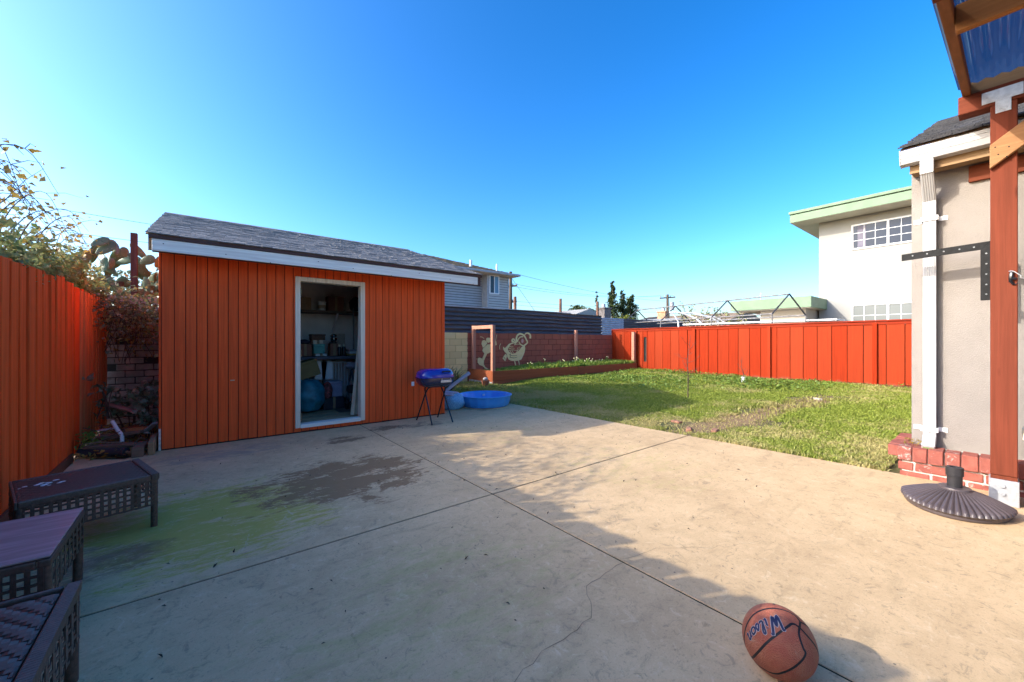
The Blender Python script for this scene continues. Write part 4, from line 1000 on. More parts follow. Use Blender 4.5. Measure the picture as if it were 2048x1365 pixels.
m = MB(); m.tube([(14.85, 20.2, 5.5), (14.85, 20.2, 6.15)], .05, 8); m.build('vent_pipe', M['white'], gh, smooth=True)

# ------------------------------------------------------------------ far things over the fences
def chimney(name, x, y, z0, z1, w, mat, label):
    t = thing(name, label, 'chimney', (x, y, z0)); m = MB(); m.box(x - w, x + w, y - w, y + w, z0 - 3, z1); m.build('stack', mat, t, bevel=.02)
    m = MB(); m.box(x - w * 1.15, x + w * 1.15, y - w * 1.15, y + w * 1.15, z1, z1 + .1); m.build('cap', mat, t, bevel=.02)
    m = MB(); m.tube([(x, y, z1 + .1), (x, y, z1 + .35)], .12, 8); m.build('flue_pot', M['lead'], t)
chimney('brick_chimney', 20.95, 16.55, 2.4, 3.35, .34, plain('grey_brick_stack', (.17, .15, .14), .9, .3, 6, .4), 'square grey chimney beside the tall conifers')
chimney('brick_chimney', 27.75, 16.25, 2.4, 3.42, .33, plain('orange_brick_stack', (.48, .26, .15), .9, .25, 6, .4), 'orange brick chimney beyond the canopy frame')
def low_roof(label, x, y, w, d, z, rise, mat, wallm):
    t = thing('low_house', label, 'house', (x, y, 0)); m = MB(); m.box(x - w / 2, x + w / 2, y - d / 2, y + d / 2, -.1, z); m.build('wall', wallm, t)
    m = MB(); m.prism([(x - w / 2 - .3, z + .001), (x + w / 2 + .3, z + .001), (x, z + rise)], 'y', y - d / 2 - .3, y + d / 2 + .3); m.build('roof', mat, t)
low_roof('pale low gable roof peeking over the corrugated fence', 24.5, 23.5, 5, 5, 3.0, .85, M['wstucco'], M['wstucco'])
low_roof('low white roof right of the grey chimney', 26.0, 16.6, 4.5, 5, 2.35, .5, M['wstucco'], M['wstucco'])
low_roof('low brown-roofed house far behind the canopy frame', 33, 16.5, 8, 8, 2.6, .9, M['tanroof'], M['gstucco'])
def tree(name, label, x, y, h0, h1, wfun, n, leaf, mat, group=None, cat='tree', lean=0):
    t = thing(name, label, cat, (x, y, 0), 0, group)
    m = MB(); m.tube([(x, y, -.1), (x + lean * .5, y, h1 * .6), (x + lean, y, h1 * .97)], [.16, .1, .02], 7)
    for i in range(9):
        z = h0 + (h1 - h0) * (i + .5) / 9; a = i * 2.4; w = wfun((z - h0) / (h1 - h0)) * .8
        m.tube([(x, y, z - .2), (x + math.cos(a) * w, y + math.sin(a) * w, z + .1)], [.05, .012], 5)
    m.build('trunk', M['stem'], t)
    f = rng.uniform(0, 1, n); w = np.array([wfun(v) for v in f]); a = rng.uniform(0, 2 * np.pi, n)
    # clumps: leaves gather round boughs, leaving gaps between
    nb = max(10, int(n / 45)); bf = np.sort(np.concatenate([np.linspace(0, 1, nb // 2), rng.uniform(0, .9, nb - nb // 2)])); ba_ = rng.uniform(0, 2 * np.pi, nb); br = rng.uniform(.35, 1.0, nb); k = rng.integers(0, nb, n)
    bw_ = np.array([wfun(v) for v in bf])
    C = np.stack([x + np.cos(ba_[k]) * bw_[k] * br[k], y + np.sin(ba_[k]) * bw_[k] * br[k], h0 + (h1 - h0) * bf[k]], 1)
    s = (.05 + .30 * bw_[k])[:, None]; C = C + rng.normal(size=(n, 3)) * s * np.array([.6, .6, .55])
    V, Fq = leaf_cloud(C, rng.uniform(.6, 1.3, n) * leaf, .6); raw_mesh('crown', V, Fq, mat, t, kind=None)
cone = lambda w, p=1.0: (lambda f: w * max(.05, (1 - f)) ** p)
tree('cypress_tree', 'slim dark cypress spire behind the grey chimney', 26.8, 21.9, 2.0, 5.45, cone(.32, .6), 900, .13, M['conifer'], 'conifers over the fence')
tree('conifer_tree', 'tallest conifer with a spindly tip beyond the grey chimney', 27.9, 21.1, 2.4, 6.35, cone(.80, .8), 2600, .17, M['conifer'], 'conifers over the fence')
tree('conifer_tree', 'shorter conifer right of the tallest conifer', 29.2, 21.0, 2.4, 5.6, cone(.62, .5), 2200, .17, M['conifer'], 'conifers over the fence')
tree('conifer_tree', 'bushy rightmost conifer of the clump beyond the chimney', 30.4, 21.0, 2.4, 5.3, cone(.72, .42), 2300, .17, M['conifer'], 'conifers over the fence')
dome = lambda w: (lambda f: w * math.sqrt(max(.04, 1 - (2 * f - .9) ** 2)))
tree('round_tree', 'round green tree over the corrugated fence, left of the gap', 28.5, 25.8, 2.8, 4.6, dome(1.1), 2000, .2, M['broad'], 'round trees over the fence')
tree('round_tree', 'small round tree just left of the rusty post and cypress', 31.2, 26.4, 2.9, 4.5, dome(.72), 1300, .2, M['broad'], 'round trees over the fence')
tree('shrub', 'yellow-green shrub at the foot of the conifers', 26.2, 18.4, 2.2, 3.15, dome(.75), 1300, .16, M['yshrub'], None, 'shrub')
def pole(label, x, y, h, arms, tr=False):
    t = thing('utility_pole', label, 'pole', (x, y, 0)); m = MB(); m.tube([(x, y, -.1), (x, y, h)], [.17, .12], 8); m.build('mast', M['pole'], t, smooth=True)
    for z, L, dx, dy in arms:
        m = MB(); m.obox((x - dx * L, y - dy * L, z), (x + dx * L, y + dy * L, z + .12), .1, .12); m.build('cross_arm', M['pole'], t)
        for s in (-.9, -.35, .35, .9):
            m = MB(); m.tube([(x + dx * L * s, y + dy * L * s, z + .06), (x + dx * L * s, y + dy * L * s, z + .28)], .05, 6); m.build('insulator', M['lead'], t)
    if tr:
        m = MB(); m.tube([(x + .3, y - .3, h - 1.6), (x + .3, y - .3, h - .8)], .22, 10); m.build('transformer', M['lead'], t)
pole('leaning wooden utility pole beside the grey clapboard house', 19.85, 25.1, 6.9, [(5.65, .55, .75, -.65), (4.35, .5, .8, -.6)])
pole('distant utility pole with transformer above the orange chimney', 37.3, 21.4, 6.0, [(5.6, .8, .8, -.6)], True)
wi = thing('power_lines', 'thin power lines crossing the sky behind the fences', 'wire', (25, 22, 5))
for (a, b, sag) in (((20.1, 24.9, 5.9), (37.9, 21.0, 5.9), .5), ((19.6, 25.3, 5.8), (36.7, 21.8, 5.9), .5), ((15.8, 19.3, 5.5), (37, 21.5, 5.3), .3), ((20.1, 24.9, 4.5), (37.9, 21.0, 4.6), .2), ((19.85, 25.1, 6.5), (21.6, 23.4, 3.0), 0), ((-12, 24, 7.3), (8, 27, 7.4), .5), ((-12, 24, 6.3), (8, 27, 6.6), .5), ((20.1, 24.9, 4.2), (37.9, 21.0, 4.2), .2)):
    a, b = Vector(a), Vector(b); m = MB(); m.tube([a.lerp(b, i / 16) - Vector((0, 0, sag * 4 * (i / 16) * (1 - i / 16))) for i in range(17)], .011, 4); m.build('cable', M['blackm'], wi)
an = MB(); an.tube([(26.0, 9.0, 0), (26.0, 9.0, 4.1)], .03, 6); o = an.build('antenna_mast', M['galv'], None, origin=(26, 9, 0)); tag(o, 'thin metal mast behind the canopy frame', 'mast')
# ------------------------------------------------------------------ wicker furniture
def woven_top(name, parent, x0, x1, y0, y1, z, cu=.030, cv=.021, along='x'):
    """twill weave: short arched strands stepping by half a cell from row to row"""
    m = MB(); nv = int((y1 - y0) / cv); cv = (y1 - y0) / nv
    for j in range(nv):
        off = (j % 3) / 3 * cu * 2; x = x0 - off
        while x < x1:
            a, b = max(x, x0), min(x + cu * 1.98, x1); x += cu * 2
            if b - a < .006: continue
            ya, yb = y0 + j * cv + .0012, y0 + (j + 1) * cv - .0012; c = (a + b) / 2
            V = [(a, ya, z - .0035), (a, yb, z - .0035), (a + (b - a) * .25, ya, z), (a + (b - a) * .25, yb, z), (a + (b - a) * .75, ya, z), (a + (b - a) * .75, yb, z), (b, ya, z - .0035), (b, yb, z - .0035)]
            if along == 'y': V = [(q[1] - y0 + x0, q[0] - x0 + y0, q[2]) for q in V]
            m.add(V, [(0, 2, 3, 1), (2, 4, 5, 3), (4, 6, 7, 5)])
    m.box(x0, x1, y0, y1, z - .016, z - .008)
    return m.build(name, M['wicker'], parent, local=True)
def lattice(name, parent, p, q, z0, z1, nrm, cell=.034, st=.017):
    """open basket lattice between two corners: uprights and cross strands weaving past each other"""
    p, q = Vector(p), Vector(q); d = q - p; L = d.length; d.normalize(); nv = Vector(nrm); m = MB()
    n = max(3, int(L / cell)); k = max(2, int((z1 - z0) / (cell * .82)))
    for i in range(n + 1):
        c = p + d * (L * i / n); o = nv * .002 * (1 if i % 2 else -1)
        m.obox(c + Vector((0, 0, z0)) + o, c + Vector((0, 0, z1)) + o, st, .003, up=nv)
    for j in range(k + 1):
        z = z0 + (z1 - z0) * j / k; pts = []
        for i in range(n):
            a = p + d * (L * i / n) + nv * .003 * (-1 if (i + j) % 2 else 1) + Vector((0, 0, z)); b = p + d * (L * (i + 1) / n) + nv * .003 * (1 if (i + j) % 2 else -1) + Vector((0, 0, z))
            m.obox(a, b, .0025, st * .72, up=(0, 0, 1))
    m.build(name, M['wicker'], parent, local=True)
def wicker_seat(label, cat, name, loc, rz, lx, ly, h, skirt, top, legs=True, roll='x'):
    t = thing(name, label, cat, loc, rz); hx, hy = lx / 2, ly / 2
    if top == 'woven':
        if roll == 'x': woven_top('woven_top', t, -hx + .01, hx - .045, -hy + .02, hy - .02, h)
        else: woven_top('woven_top', t, -hx + .01, hx - .045, -hy + .02, hy - .05, h, .032, .024)
    else:
        m = MB(); m.box(-hx + .004, hx - .004, -hy + .004, hy - .004, h - .002, h + .006); m.build('glass_top', M['tabletop'], t, bevel=.002, local=True)
        m = MB(); m.box(-hx + .012, hx - .012, -hy + .012, hy - .012, h - .014, h - .0025); m.build('tray', M['wicker'], t, local=True)
    for nm, (x0, x1, y0, y1) in (('edge_roll', (hx - .04, hx, -hy, hy)), ('edge_roll', (-hx, -hx + .012, -hy, hy)), ('edge_roll', (-hx + .012, hx - .042, -hy, -hy + .018)), ('edge_roll', (-hx + .012, hx - .042, hy - .018, hy))):
        m = MB()
        zt = h + (.002 if top == 'woven' else -.006)
        m.box(x0, x1, y0, y1, h - .04, zt); m.build(nm, M['wicker'], t, bevel=.008 if x1 - x0 > .03 else .003, seg=2, local=True)
        if top == 'woven' and x1 - x0 > .03 and x1 == hx:
            m = MB(); k = int((y1 - y0) / .012)
            for i in range(k): yy = y0 + (i + .5) * (y1 - y0) / k; m.box(x0 + .006, x1 + .001, yy - .0052, yy + .0052, h - .03, zt + .0016)
            m.build('wrapped_strand', M['wicker'], t, local=True, bevel=.0)
    zb = h - .04 - skirt
    for p, q, nr in (((hx - .003, -hy), (hx - .003, hy), (1, 0, 0)), ((-hx + .003, -hy), (-hx + .003, hy), (-1, 0, 0)), ((-hx, -hy + .003), (hx, -hy + .003), (0, -1, 0)), ((-hx, hy - .003), (hx, hy - .003), (0, 1, 0))):
        p_, q_ = Vector((*p, 0)), Vector((*q, 0)); e_ = (q_ - p_).normalized() * .03; lattice('woven_side', t, p_ + e_, q_ - e_, zb, h - .035, nr)
    for sx in (-1, 1):
        for sy in (-1, 1):
            m = MB(); m.tube([(sx * (hx - .022), sy * (hy - .022), 0), (sx * (hx - .02), sy * (hy - .02), h - .03)], .019, 10)
            m.build('leg', M['wicker'], t, smooth=True, local=True)
    return t
t = NT('pale_glass_table'); p = t.obj()
t.done(t.mix(t.ramp(t.noise(t.mapv(p, (1, 9, 1)), 4, 5), .35, .7), (.30, .25, .25), (.40, .35, .35)), .22, None, 0, .6); M['tabletop'] = t.m
ot = wicker_seat('dark wicker footstool with bird droppings on it, nearest the orange fence', 'footstool', 'wicker_footstool', (-.582, 3.762, 0), R(15.4), .61, .57, .352, .16, 'woven')
m = MB()
for i in range(16):
    x, y = random.gauss(-.16, .05), random.gauss(.03, .035); s = random.uniform(.004, .011); m.sphere((x, y, .353), s, 7, 4, (1.5, .8, .25))
m.build('dropping', M['white'], ot, local=True)
wicker_seat('low wicker side table with pale smooth top between two footstools', 'side table', 'side_table', (-.735, 2.74, 0), 0, .52, .60, .365, .13, 'glass')
wicker_seat('dark wicker footstool in the bottom left corner, nearest the camera', 'footstool', 'wicker_footstool', (-.645, 1.868, 0), 0, .60, .57, .352, .15, 'woven', roll='y')
ch = thing('wicker_chair', 'dark wicker chair side cut off by the left picture edge', 'chair', (-.92, 3.27, 0), R(8))
m = MB(); m.prism([(-.17, .10), (.12, .10), (.13, .36), (.09, .50), (.0, .57), (-.17, .60)], 'x', .045, .075); m.build('side_panel', M['wicker'], ch, bevel=.008, seg=2, local=True)
woven_top('seat', ch, -.09, .04, -.16, .12, .33)
m = MB(); m.obox((-.06, -.16, .35), (-.10, -.16, .62), .05, .03); m.build('backrest', M['wicker'], ch, local=True)
for y in (-.15, .10):
    m = MB(); m.tube([(.06, y, 0), (.06, y, .12)], .018, 8); m.build('leg', M['wicker'], ch, local=True)

# ------------------------------------------------------------------ basketball
BC = Vector((1.7073, .5305, .1195)); BR = .1195
bb = thing('basketball', 'worn orange basketball with black seams resting on the concrete', 'ball', tuple(BC))
t = NT('worn_ball_rubber'); p = t.obj()
c = t.mix(t.ramp(t.noise(p, 9, 6, .7), .3, .7), (.36, .085, .045), (.42, .15, .075)); c = t.mix(t.ramp(t.noise(p, 14, 7, .75, .6), .55, .75, 0, .7), c, (.42, .30, .22)); c = t.mix(t.ramp(t.noise(p, 6, 4), .5, .75, 0, .5), c, (.25, .075, .055))
v = t.n('TexVoronoi'); v.inputs['Scale'].default_value = 230; t.l(p, v.inputs['Vector'])
c = t.mix(t.ramp(v.outputs['Distance'], .25, .05, 0, .35), c, (.16, .05, .035))
t.done(c, .6, t.bump(v.outputs['Distance'], .9, .003), 0, .4); M['ball'] = t.m
m = MB(); m.sphere(tuple(BC), BR, 64, 36); m.build('shell', M['ball'], bb, smooth=True)
M['seam'] = plain('black_seam', (.012, .012, .013), .6); M['ink'] = plain('navy_print', (.02, .025, .07), .6, .3, 60); M['inkline'] = plain('pale_print_edge', (.40, .36, .33), .7)
def on_ball(path, w):
    ps = [Vector(q).normalized() for q in path]; ps = [q.normalized() for q in smooth_path(ps, 6)]; L = []; Q = []
    for i, q in enumerate(ps):
        d = (ps[min(i + 1, len(ps) - 1)] - ps[max(0, i - 1)]).normalized(); s = q.cross(d).normalized() * (w / 2 / BR)
        L.append(BC + (q + s).normalized() * (BR + .0003)); Q.append(BC + (q - s).normalized() * (BR + .0003))
    n = len(ps); m = MB(); m.add(L + Q, [(i, i + 1, n + i + 1, n + i) for i in range(n - 1)]); m.build('seam', M['seam'], bb)
on_ball([(-.45, .66, -.6), (-.559, .729, -.395), (-.67, .741, .037), (-.592, .687, .42), (-.418, .555, .719), (-.263, .377, .888), (-.094, .168, .981), (.059, -.043, .997), (.198, -.256, .946), (.216, -.411, .886), (.124, -.523, .843), (-.02, -.562, .827), (-.259, -.602, .755), (-.386, -.67, .634), (-.452, -.762, .463), (-.449, -.819, .358), (-.553, -.797, .24), (-.709, -.7, .081), (-.835, -.538, -.117), (-.882, -.383, -.273), (-.883, -.246, -.399), (-.86, -.045, -.507), (-.833, .145, -.534), (-.7, .4, -.6), (-.45, .66, -.6)], .0075)
on_ball([(-.6, .6, -.55), (-.779, .463, -.422), (-.969, .245, -.025), (-.916, .008, .4), (-.717, -.194, .669), (-.4, -.36, .843), (-.232, -.415, .88), (-.148, -.495, .856), (-.108, -.62, .777), (-.066, -.777, .626), (.032, -.901, .432), (.118, -.962, .247), (.2, -.98, .016), (.3, -.9, -.4)], .0075)
on_ball([(.124, -.523, .843), (.247, -.594, .766), (.458, -.642, .615), (.75, -.5, .43), (.95, -.1, .3), (.85, .5, .2)], .0075)
on_ball([(.2, .2, .95), (.6, .3, .74), (.9, .35, .2), (.85, .4, -.35)], .0075)
# the word on the ball: script letters drawn as strokes, wrapped on the sphere
def letters(w, dz, name, mat):
    S = Vector((-.33, -.16, .93)).normalized(); E_ = Vector((-.836, .538, .107)).normalized(); c = (S + E_).normalized()
    d = (E_ - S).normalized(); d = (d - c * d.dot(c)).normalized(); u = d.cross(c); u = -u if u.dot(Vector((-.135, -.138, -.109))) < 0 else u
    u = u.normalized()
    G_ = {'W': ([[(0, 1.25), (.06, 1.28), (.12, .02), (.28, .9), (.32, .02), (.54, 1.3), (.60, 1.2)]], .60), 'i': ([[(.02, .55), (.06, .5), (.05, .02), (.12, .04)], [(.07, .80), (.08, .74)]], .17),
          'l': ([[(.02, .1), (.16, .75), (.14, 1.0), (.07, .9), (.05, .1), (.14, .0), (.2, .1)]], .22), 's': ([[(.02, .08), (.14, .5), (.2, .3), (.18, .05), (.06, .0)]], .26),
          'o': ([[(.16, .48), (.05, .4), (.03, .1), (.14, 0), (.24, .12), (.24, .4), (.16, .48), (.28, .42)]], .31), 'n': ([[(.03, .48), (.06, .4), (.04, .0)], [(.05, .25), (.16, .48), (.25, .42), (.23, .02), (.31, .05)]], .34)}
    word = 'Wilson'; tot = sum(G_[k][1] for k in word); Lm = .152; H_ = .038; x = 0; m = MB()
    def P(q): 
        r = (c + (d * ((q[0] / tot - .5) * Lm) + u * ((q[1] - .42) * H_)) / BR).normalized() if False else None
        ax, ay = (q[0] / tot - .5) * Lm / BR, (q[1] - .42) * H_ / BR
        v = c * math.cos(ax) + d * math.sin(ax); return (v * math.cos(ay) + u * math.sin(ay)).normalized()
    for ch_ in word:
        st, adv = G_[ch_]
        for s_ in st:
            ps = [P((x + q.x + (q.y - .3) * .12, q.y)) for q in smooth_path([Vector(z) for z in s_], 5)]; L = []; Q = []
            for i, q in enumerate(ps):
                dd = (ps[min(i + 1, len(ps) - 1)] - ps[max(0, i - 1)]).normalized(); sd = q.cross(dd).normalized() * (w * (1.25 if ch_ == 'W' else 1) / 2 / BR)
                L.append(BC + (q + sd).normalized() * (BR + dz)); Q.append(BC + (q - sd).normalized() * (BR + dz))
            n = len(ps); m.add(L + Q, [(i, i + 1, n + i + 1, n + i) for i in range(n - 1)])
        x += adv
    m.build(name, mat, bb)
letters(.0095, .0004, 'print_outline', M['inkline']); letters(.0066, .0007, 'lettering', M['ink'])

# ------------------------------------------------------------------ half-round umbrella base
ub = thing('umbrella_base', 'brown half-round fluted umbrella base standing by the brick ledge', 'umbrella base', (4.50, .235, 0))
M['ubase'] = plain('brown_resin', (.085, .066, .066), .42, .12, 6, .06, spec=.5)
NR = 25
def fl(a, i): return .0
prof = [(.335, 0), (.345, .012), (.345, .028), (.352, .032), (.358, .045), (.352, .062), (.335, .072), (.27, .098), (.18, .125), (.09, .146), (.062, .150)]
def flute(a, i): return (.014 * abs(math.cos(NR * (a - math.pi / 2) )) if 4 <= i <= 5 else (.006 * abs(math.cos(NR * (a - math.pi / 2))) if i == 6 else 0))
m = MB(); n = NR * 8; vs = []
for i, (r, z) in enumerate(prof):
    for k in range(n + 1):
        a = math.pi / 2 + math.pi * k / n; f = abs(math.sin(NR * (a - math.pi / 2)))
        rr = r + (.010 * f if 4 <= i <= 6 else 0); zz = z + (.009 * (f - .5) * (1 if 5 <= i <= 8 else 0))
        vs.append((4.50 + math.cos(a) * rr * 1.10, .235 + math.sin(a) * rr * .80, zz))
m.add(vs, [(i * (n + 1) + k, i * (n + 1) + k + 1, (i + 1) * (n + 1) + k + 1, (i + 1) * (n + 1) + k) for i in range(len(prof) - 1) for k in range(n)])
m.add([(4.50, .235 + s * r * .80, z) for s in (1, -1) for r, z in prof] + [(4.50, .235, .150)], [tuple(range(len(prof))) + tuple(range(2 * len(prof) - 1, len(prof) - 1, -1))])
m.build('shell', M['ubase'], ub, smooth=True)
m = MB(); m.lathe([(.0, .155), (.085, .153), (.088, .146), (.088, .12)], (4.455, .235, 0), 28); m.build('collar', M['ubase'], ub, smooth=True)
m = MB(); m.lathe([(.041, .15), (.041, .235), (.046, .237), (.046, .30), (.030, .302), (.030, .26), (.001, .26)], (4.455, .235, 0), 20, flute=lambda a, i: .03 * math.cos(12 * a) if i in (2, 3) else 0); m.build('socket', plain('dark_socket', (.03, .028, .03), .5, .2, 20), ub, smooth=True)

# ------------------------------------------------------------------ barbecue
gr = thing('barbecue', 'blue lidded charcoal barbecue on crossed black tube legs', 'barbecue', (2.87, 5.53, 0))
t = NT('cobalt_enamel'); t.done((.018, .03, .33), .16, None, 0, .6); t.b.inputs['Coat Weight'].default_value = .6; t.b.inputs['Coat Roughness'].default_value = .05; M['cobalt'] = t.m
t = NT('dark_enamel'); t.done((.016, .016, .06), .14, None, 0, .6); t.b.inputs['Coat Weight'].default_value = .6; t.b.inputs['Coat Roughness'].default_value = .05; M['denamel'] = t.m
def rr_ring(cx, cy, hx, hy, rad, z, n=8):
    o = []
    for q, (sx, sy) in enumerate(((1, 1), (-1, 1), (-1, -1), (1, -1))):
        for k in range(n + 1):
            a = q * math.pi / 2 + k / n * math.pi / 2; o.append((cx + sx * (hx - rad) + math.cos(a) * rad, cy + sy * (hy - rad) + math.sin(a) * rad, z))
    return o
def loft(rings, cap0=False, cap1=False):
    m = MB(); n = len(rings[0]); m.v = [v for r in rings for v in r]
    for i in range(len(rings) - 1):
        for k in range(n): m.f.append((i * n + k, i * n + (k + 1) % n, (i + 1) * n + (k + 1) % n, (i + 1) * n + k))
    if cap0: m.f.append(tuple(range(n - 1, -1, -1)))
    if cap1: m.f.append(tuple((len(rings) - 1) * n + k for k in range(n)))
    return m
gx_, gy_, HXb, HYb = 2.87, 5.53, .29, .20
lid = [rr_ring(gx_, gy_, HXb + .004, HYb + .004, .16, .688), rr_ring(gx_, gy_, HXb + .006, HYb + .006, .16, .698)]
for i in range(9):
    a = i / 8 * math.pi / 2; e = .125 * (1 - math.cos(a)); lid.append(rr_ring(gx_, gy_, HXb - e, HYb - e, max(.16 - e, .05), .70 + .125 * math.sin(a) * 1.0))
loft(lid, False, True).build('lid', M['cobalt'], gr, smooth=True)
bowl = []
for i in range(9):
    a = i / 8 * math.pi / 2; e = .13 * (1 - math.cos(a)); bowl.append(rr_ring(gx_, gy_, HXb - e, HYb - e, max(.16 - e, .05), .684 - .14 * math.sin(a)))
loft(bowl, False, True).build('bowl', M['denamel'], gr, smooth=True)
m = MB(); m.tube(smooth_path([(2.90, 5.345, .775), (2.90, 5.315, .785), (2.96, 5.308, .787), (3.02, 5.315, .785), (3.02, 5.345, .775)], 5), .011, 8); m.build('handle', M['blackm'], gr, smooth=True)
m = MB(); m.box(2.87, 3.05, 5.326, 5.345, .615, .655); m.build('vent', M['galv'], gr, bevel=.004)
for x in (2.885, 3.035):
    m = MB(); m.tube([(x, 5.324, .67), (x, 5.345, .67)], .008, 6); m.build('bolt', M['galv'], gr)
for yf, yt, w0, w1 in ((5.28, 5.60, .175, .14), (5.79, 5.46, .185, .15)):
    m = MB(); m.tube(smooth_path([(gx_ - w0, yf, .0), (gx_ - w0 * .93, yf + (yt - yf) * .45, .25), (gx_ - w1 - .01, yf + (yt - yf) * .88, .48), (gx_ - w1 + .03, yt, .543), (gx_, yt, .545), (gx_ + w1 - .03, yt, .543), (gx_ + w1 + .01, yf + (yt - yf) * .88, .48), (gx_ + w0 * .93, yf + (yt - yf) * .45, .25), (gx_ + w0, yf, 0)], 6), .0115, 8)
    m.build('leg', M['blackm'], gr, smooth=True)

# ------------------------------------------------------------------ paddling pool, blue net bag, pipe, plants by the shed
pp = thing('paddling_pool', 'round bright blue plastic paddling pool on the slab corner', 'paddling pool', (4.39, 6.36, 0))
t = NT('pool_blue'); p = t.pos(); t.done(t.mix(t.ramp(t.noise(p, 4, 5), .35, .7), (.05, .31, .80), (.08, .38, .84)), .32, None, 0, .5); M['pool'] = t.m
def wob(a, i): return .012 * math.cos(18 * a) if 1 <= i <= 3 or i >= 8 else 0
m = MB(); m.lathe([(.44, .0), (.455, .012), (.485, .10), (.495, .17), (.505, .19), (.525, .196), (.527, .208), (.51, .213), (.49, .195), (.475, .10), (.445, .016), (.001, .014)], (4.39, 6.36, 0), 108, flute=wob); m.build('shell', M['pool'], pp, smooth=True)
m = MB(); m.lathe([(.001, .0155), (.30, .0155)], (4.39, 6.36, 0), 30); m.build('bottom_print', plain('pool_bottom', (.06, .27, .75), .3), pp)
m = MB(); m.box(4.60, 4.66, 6.75, 6.756, .11, .15); m.build('sticker', M['white'], pp)
def lump(name, c, r, sc, mat, amp, fr, seed, label, cat, n=(36, 20)):
    m = MB(); m.sphere((0, 0, 0), 1, *n); V = []
    for v in m.v:
        v = Vector(v); k = 1 + amp * (math.sin(v.x * fr + seed) * math.cos(v.y * fr * 1.3 + seed * 2) + .6 * math.sin(v.z * fr * 1.7 + v.x * 3 + seed)); V.append(Vector((v.x * r * sc[0] * k, v.y * r * sc[1] * k, max(v.z * r * sc[2] * k, -r * sc[2] * .8))) + Vector(c))
    m.v = [tuple(v) for v in V]; o = m.build(name, mat, None, smooth=True, origin=(c[0], c[1], 0)); tag(o, label, cat); return o
t = NT('blue_net'); p = t.pos(); v = t.n('TexVoronoi'); v.inputs['Scale'].default_value = 62; t.l(p, v.inputs['Vector'])
t.done(t.mix(t.ramp(v.outputs['Distance'], .25, .5), (.06, .25, .55), (.22, .50, .72)), .5, t.bump(v.outputs['Distance'], .8, .01), 0, .4)
lump('net_bag', (3.66, 6.33, .135), .17, (1.35, 1.0, 1.0), t.m, .07, 3, 1, 'light blue net bag lying at the shed corner', 'bag')
lump('plastic_bag', (3.60, 6.36, .275), .13, (1.35, 1.0, .42), plain('lilac_plastic', (.36, .35, .42), .35, .15, 8, .2, bscale=20), .12, 4, 3, 'crumpled lilac-grey bag on top of the blue net bag', 'bag')
m = MB(); m.tube([(3.40, 6.64, .10), (3.86, 6.68, .40), (4.28, 6.80, .585)], [.03, .035, .037], 10); m.tube([(4.27, 6.80, .58), (4.30, 6.806, .59)], .042, 10); o = m.build('grey_pipe', M['lead'], None, smooth=True, origin=(3.5, 6.6, 0)); tag(o, 'grey plastic pipe sticking up behind the barbecue', 'pipe')
def strappy(x, y, z, n, h, spread, mat, label, w_=.014, name='strappy_plant'):
    t = thing(name, label, 'plant', (x, y, z)); m = MB()
    for k in range(n):
        a = random.uniform(0, 6.28); r0 = random.uniform(0, .14); hh = h * random.uniform(.55, 1.1); l = spread * random.uniform(.2, 1); p0 = Vector((x + math.cos(a) * r0, y + math.sin(a) * r0, z)); dv = Vector((math.cos(a), math.sin(a), 0)); s = Vector((-math.sin(a), math.cos(a), 0)) * w_
        p1 = p0 + dv * l * .3 + Vector((0, 0, hh * .7)); p2 = p0 + dv * l + Vector((0, 0, hh)); m.add([p0 - s, p0 + s, p1 + s, p1 - s, p2], [(0, 1, 2, 3), (3, 2, 4)])
    m.build('leaves', mat, t)
M['straps'] = leaf_mat('agapanthus_leaf', [(.02, .035, .015), (.06, .085, .03), (.16, .15, .07)], .45, .2, 8)
strappy(4.75, 8.7, -.03, 90, .62, .45, M['straps'], 'dark strappy clump in front of the yellow wall', .018)
strappy(5.35, 9.3, -.03, 70, .55, .40, M['straps'], 'second strappy clump next to the raised bed end', .018)
strappy(4.35, 7.9, -.03, 70, .42, .35, M['straps'], 'low strappy clump behind the paddling pool', .016)
fp = thing('flower_pot', 'small terracotta pot at the corner of the raised bed', 'pot', (6.05, 8.75, -.03))
m = MB(); m.lathe([(.001, -.02), (.07, -.02), (.10, .15), (.115, .15), (.115, .185), (.095, .185), (.09, .15), (.001, .15)], (6.05, 8.75, 0), 18); m.build('pot', plain('terracotta', (.30, .11, .06), .8, .2, 10), fp, smooth=True)
m = MB(); m.sphere((6.05, 8.75, .22), .07, 10, 6, (1, 1, .7)); m.build('pale_stone', plain('pale_stone', (.5, .48, .44), .8), fp, smooth=True)

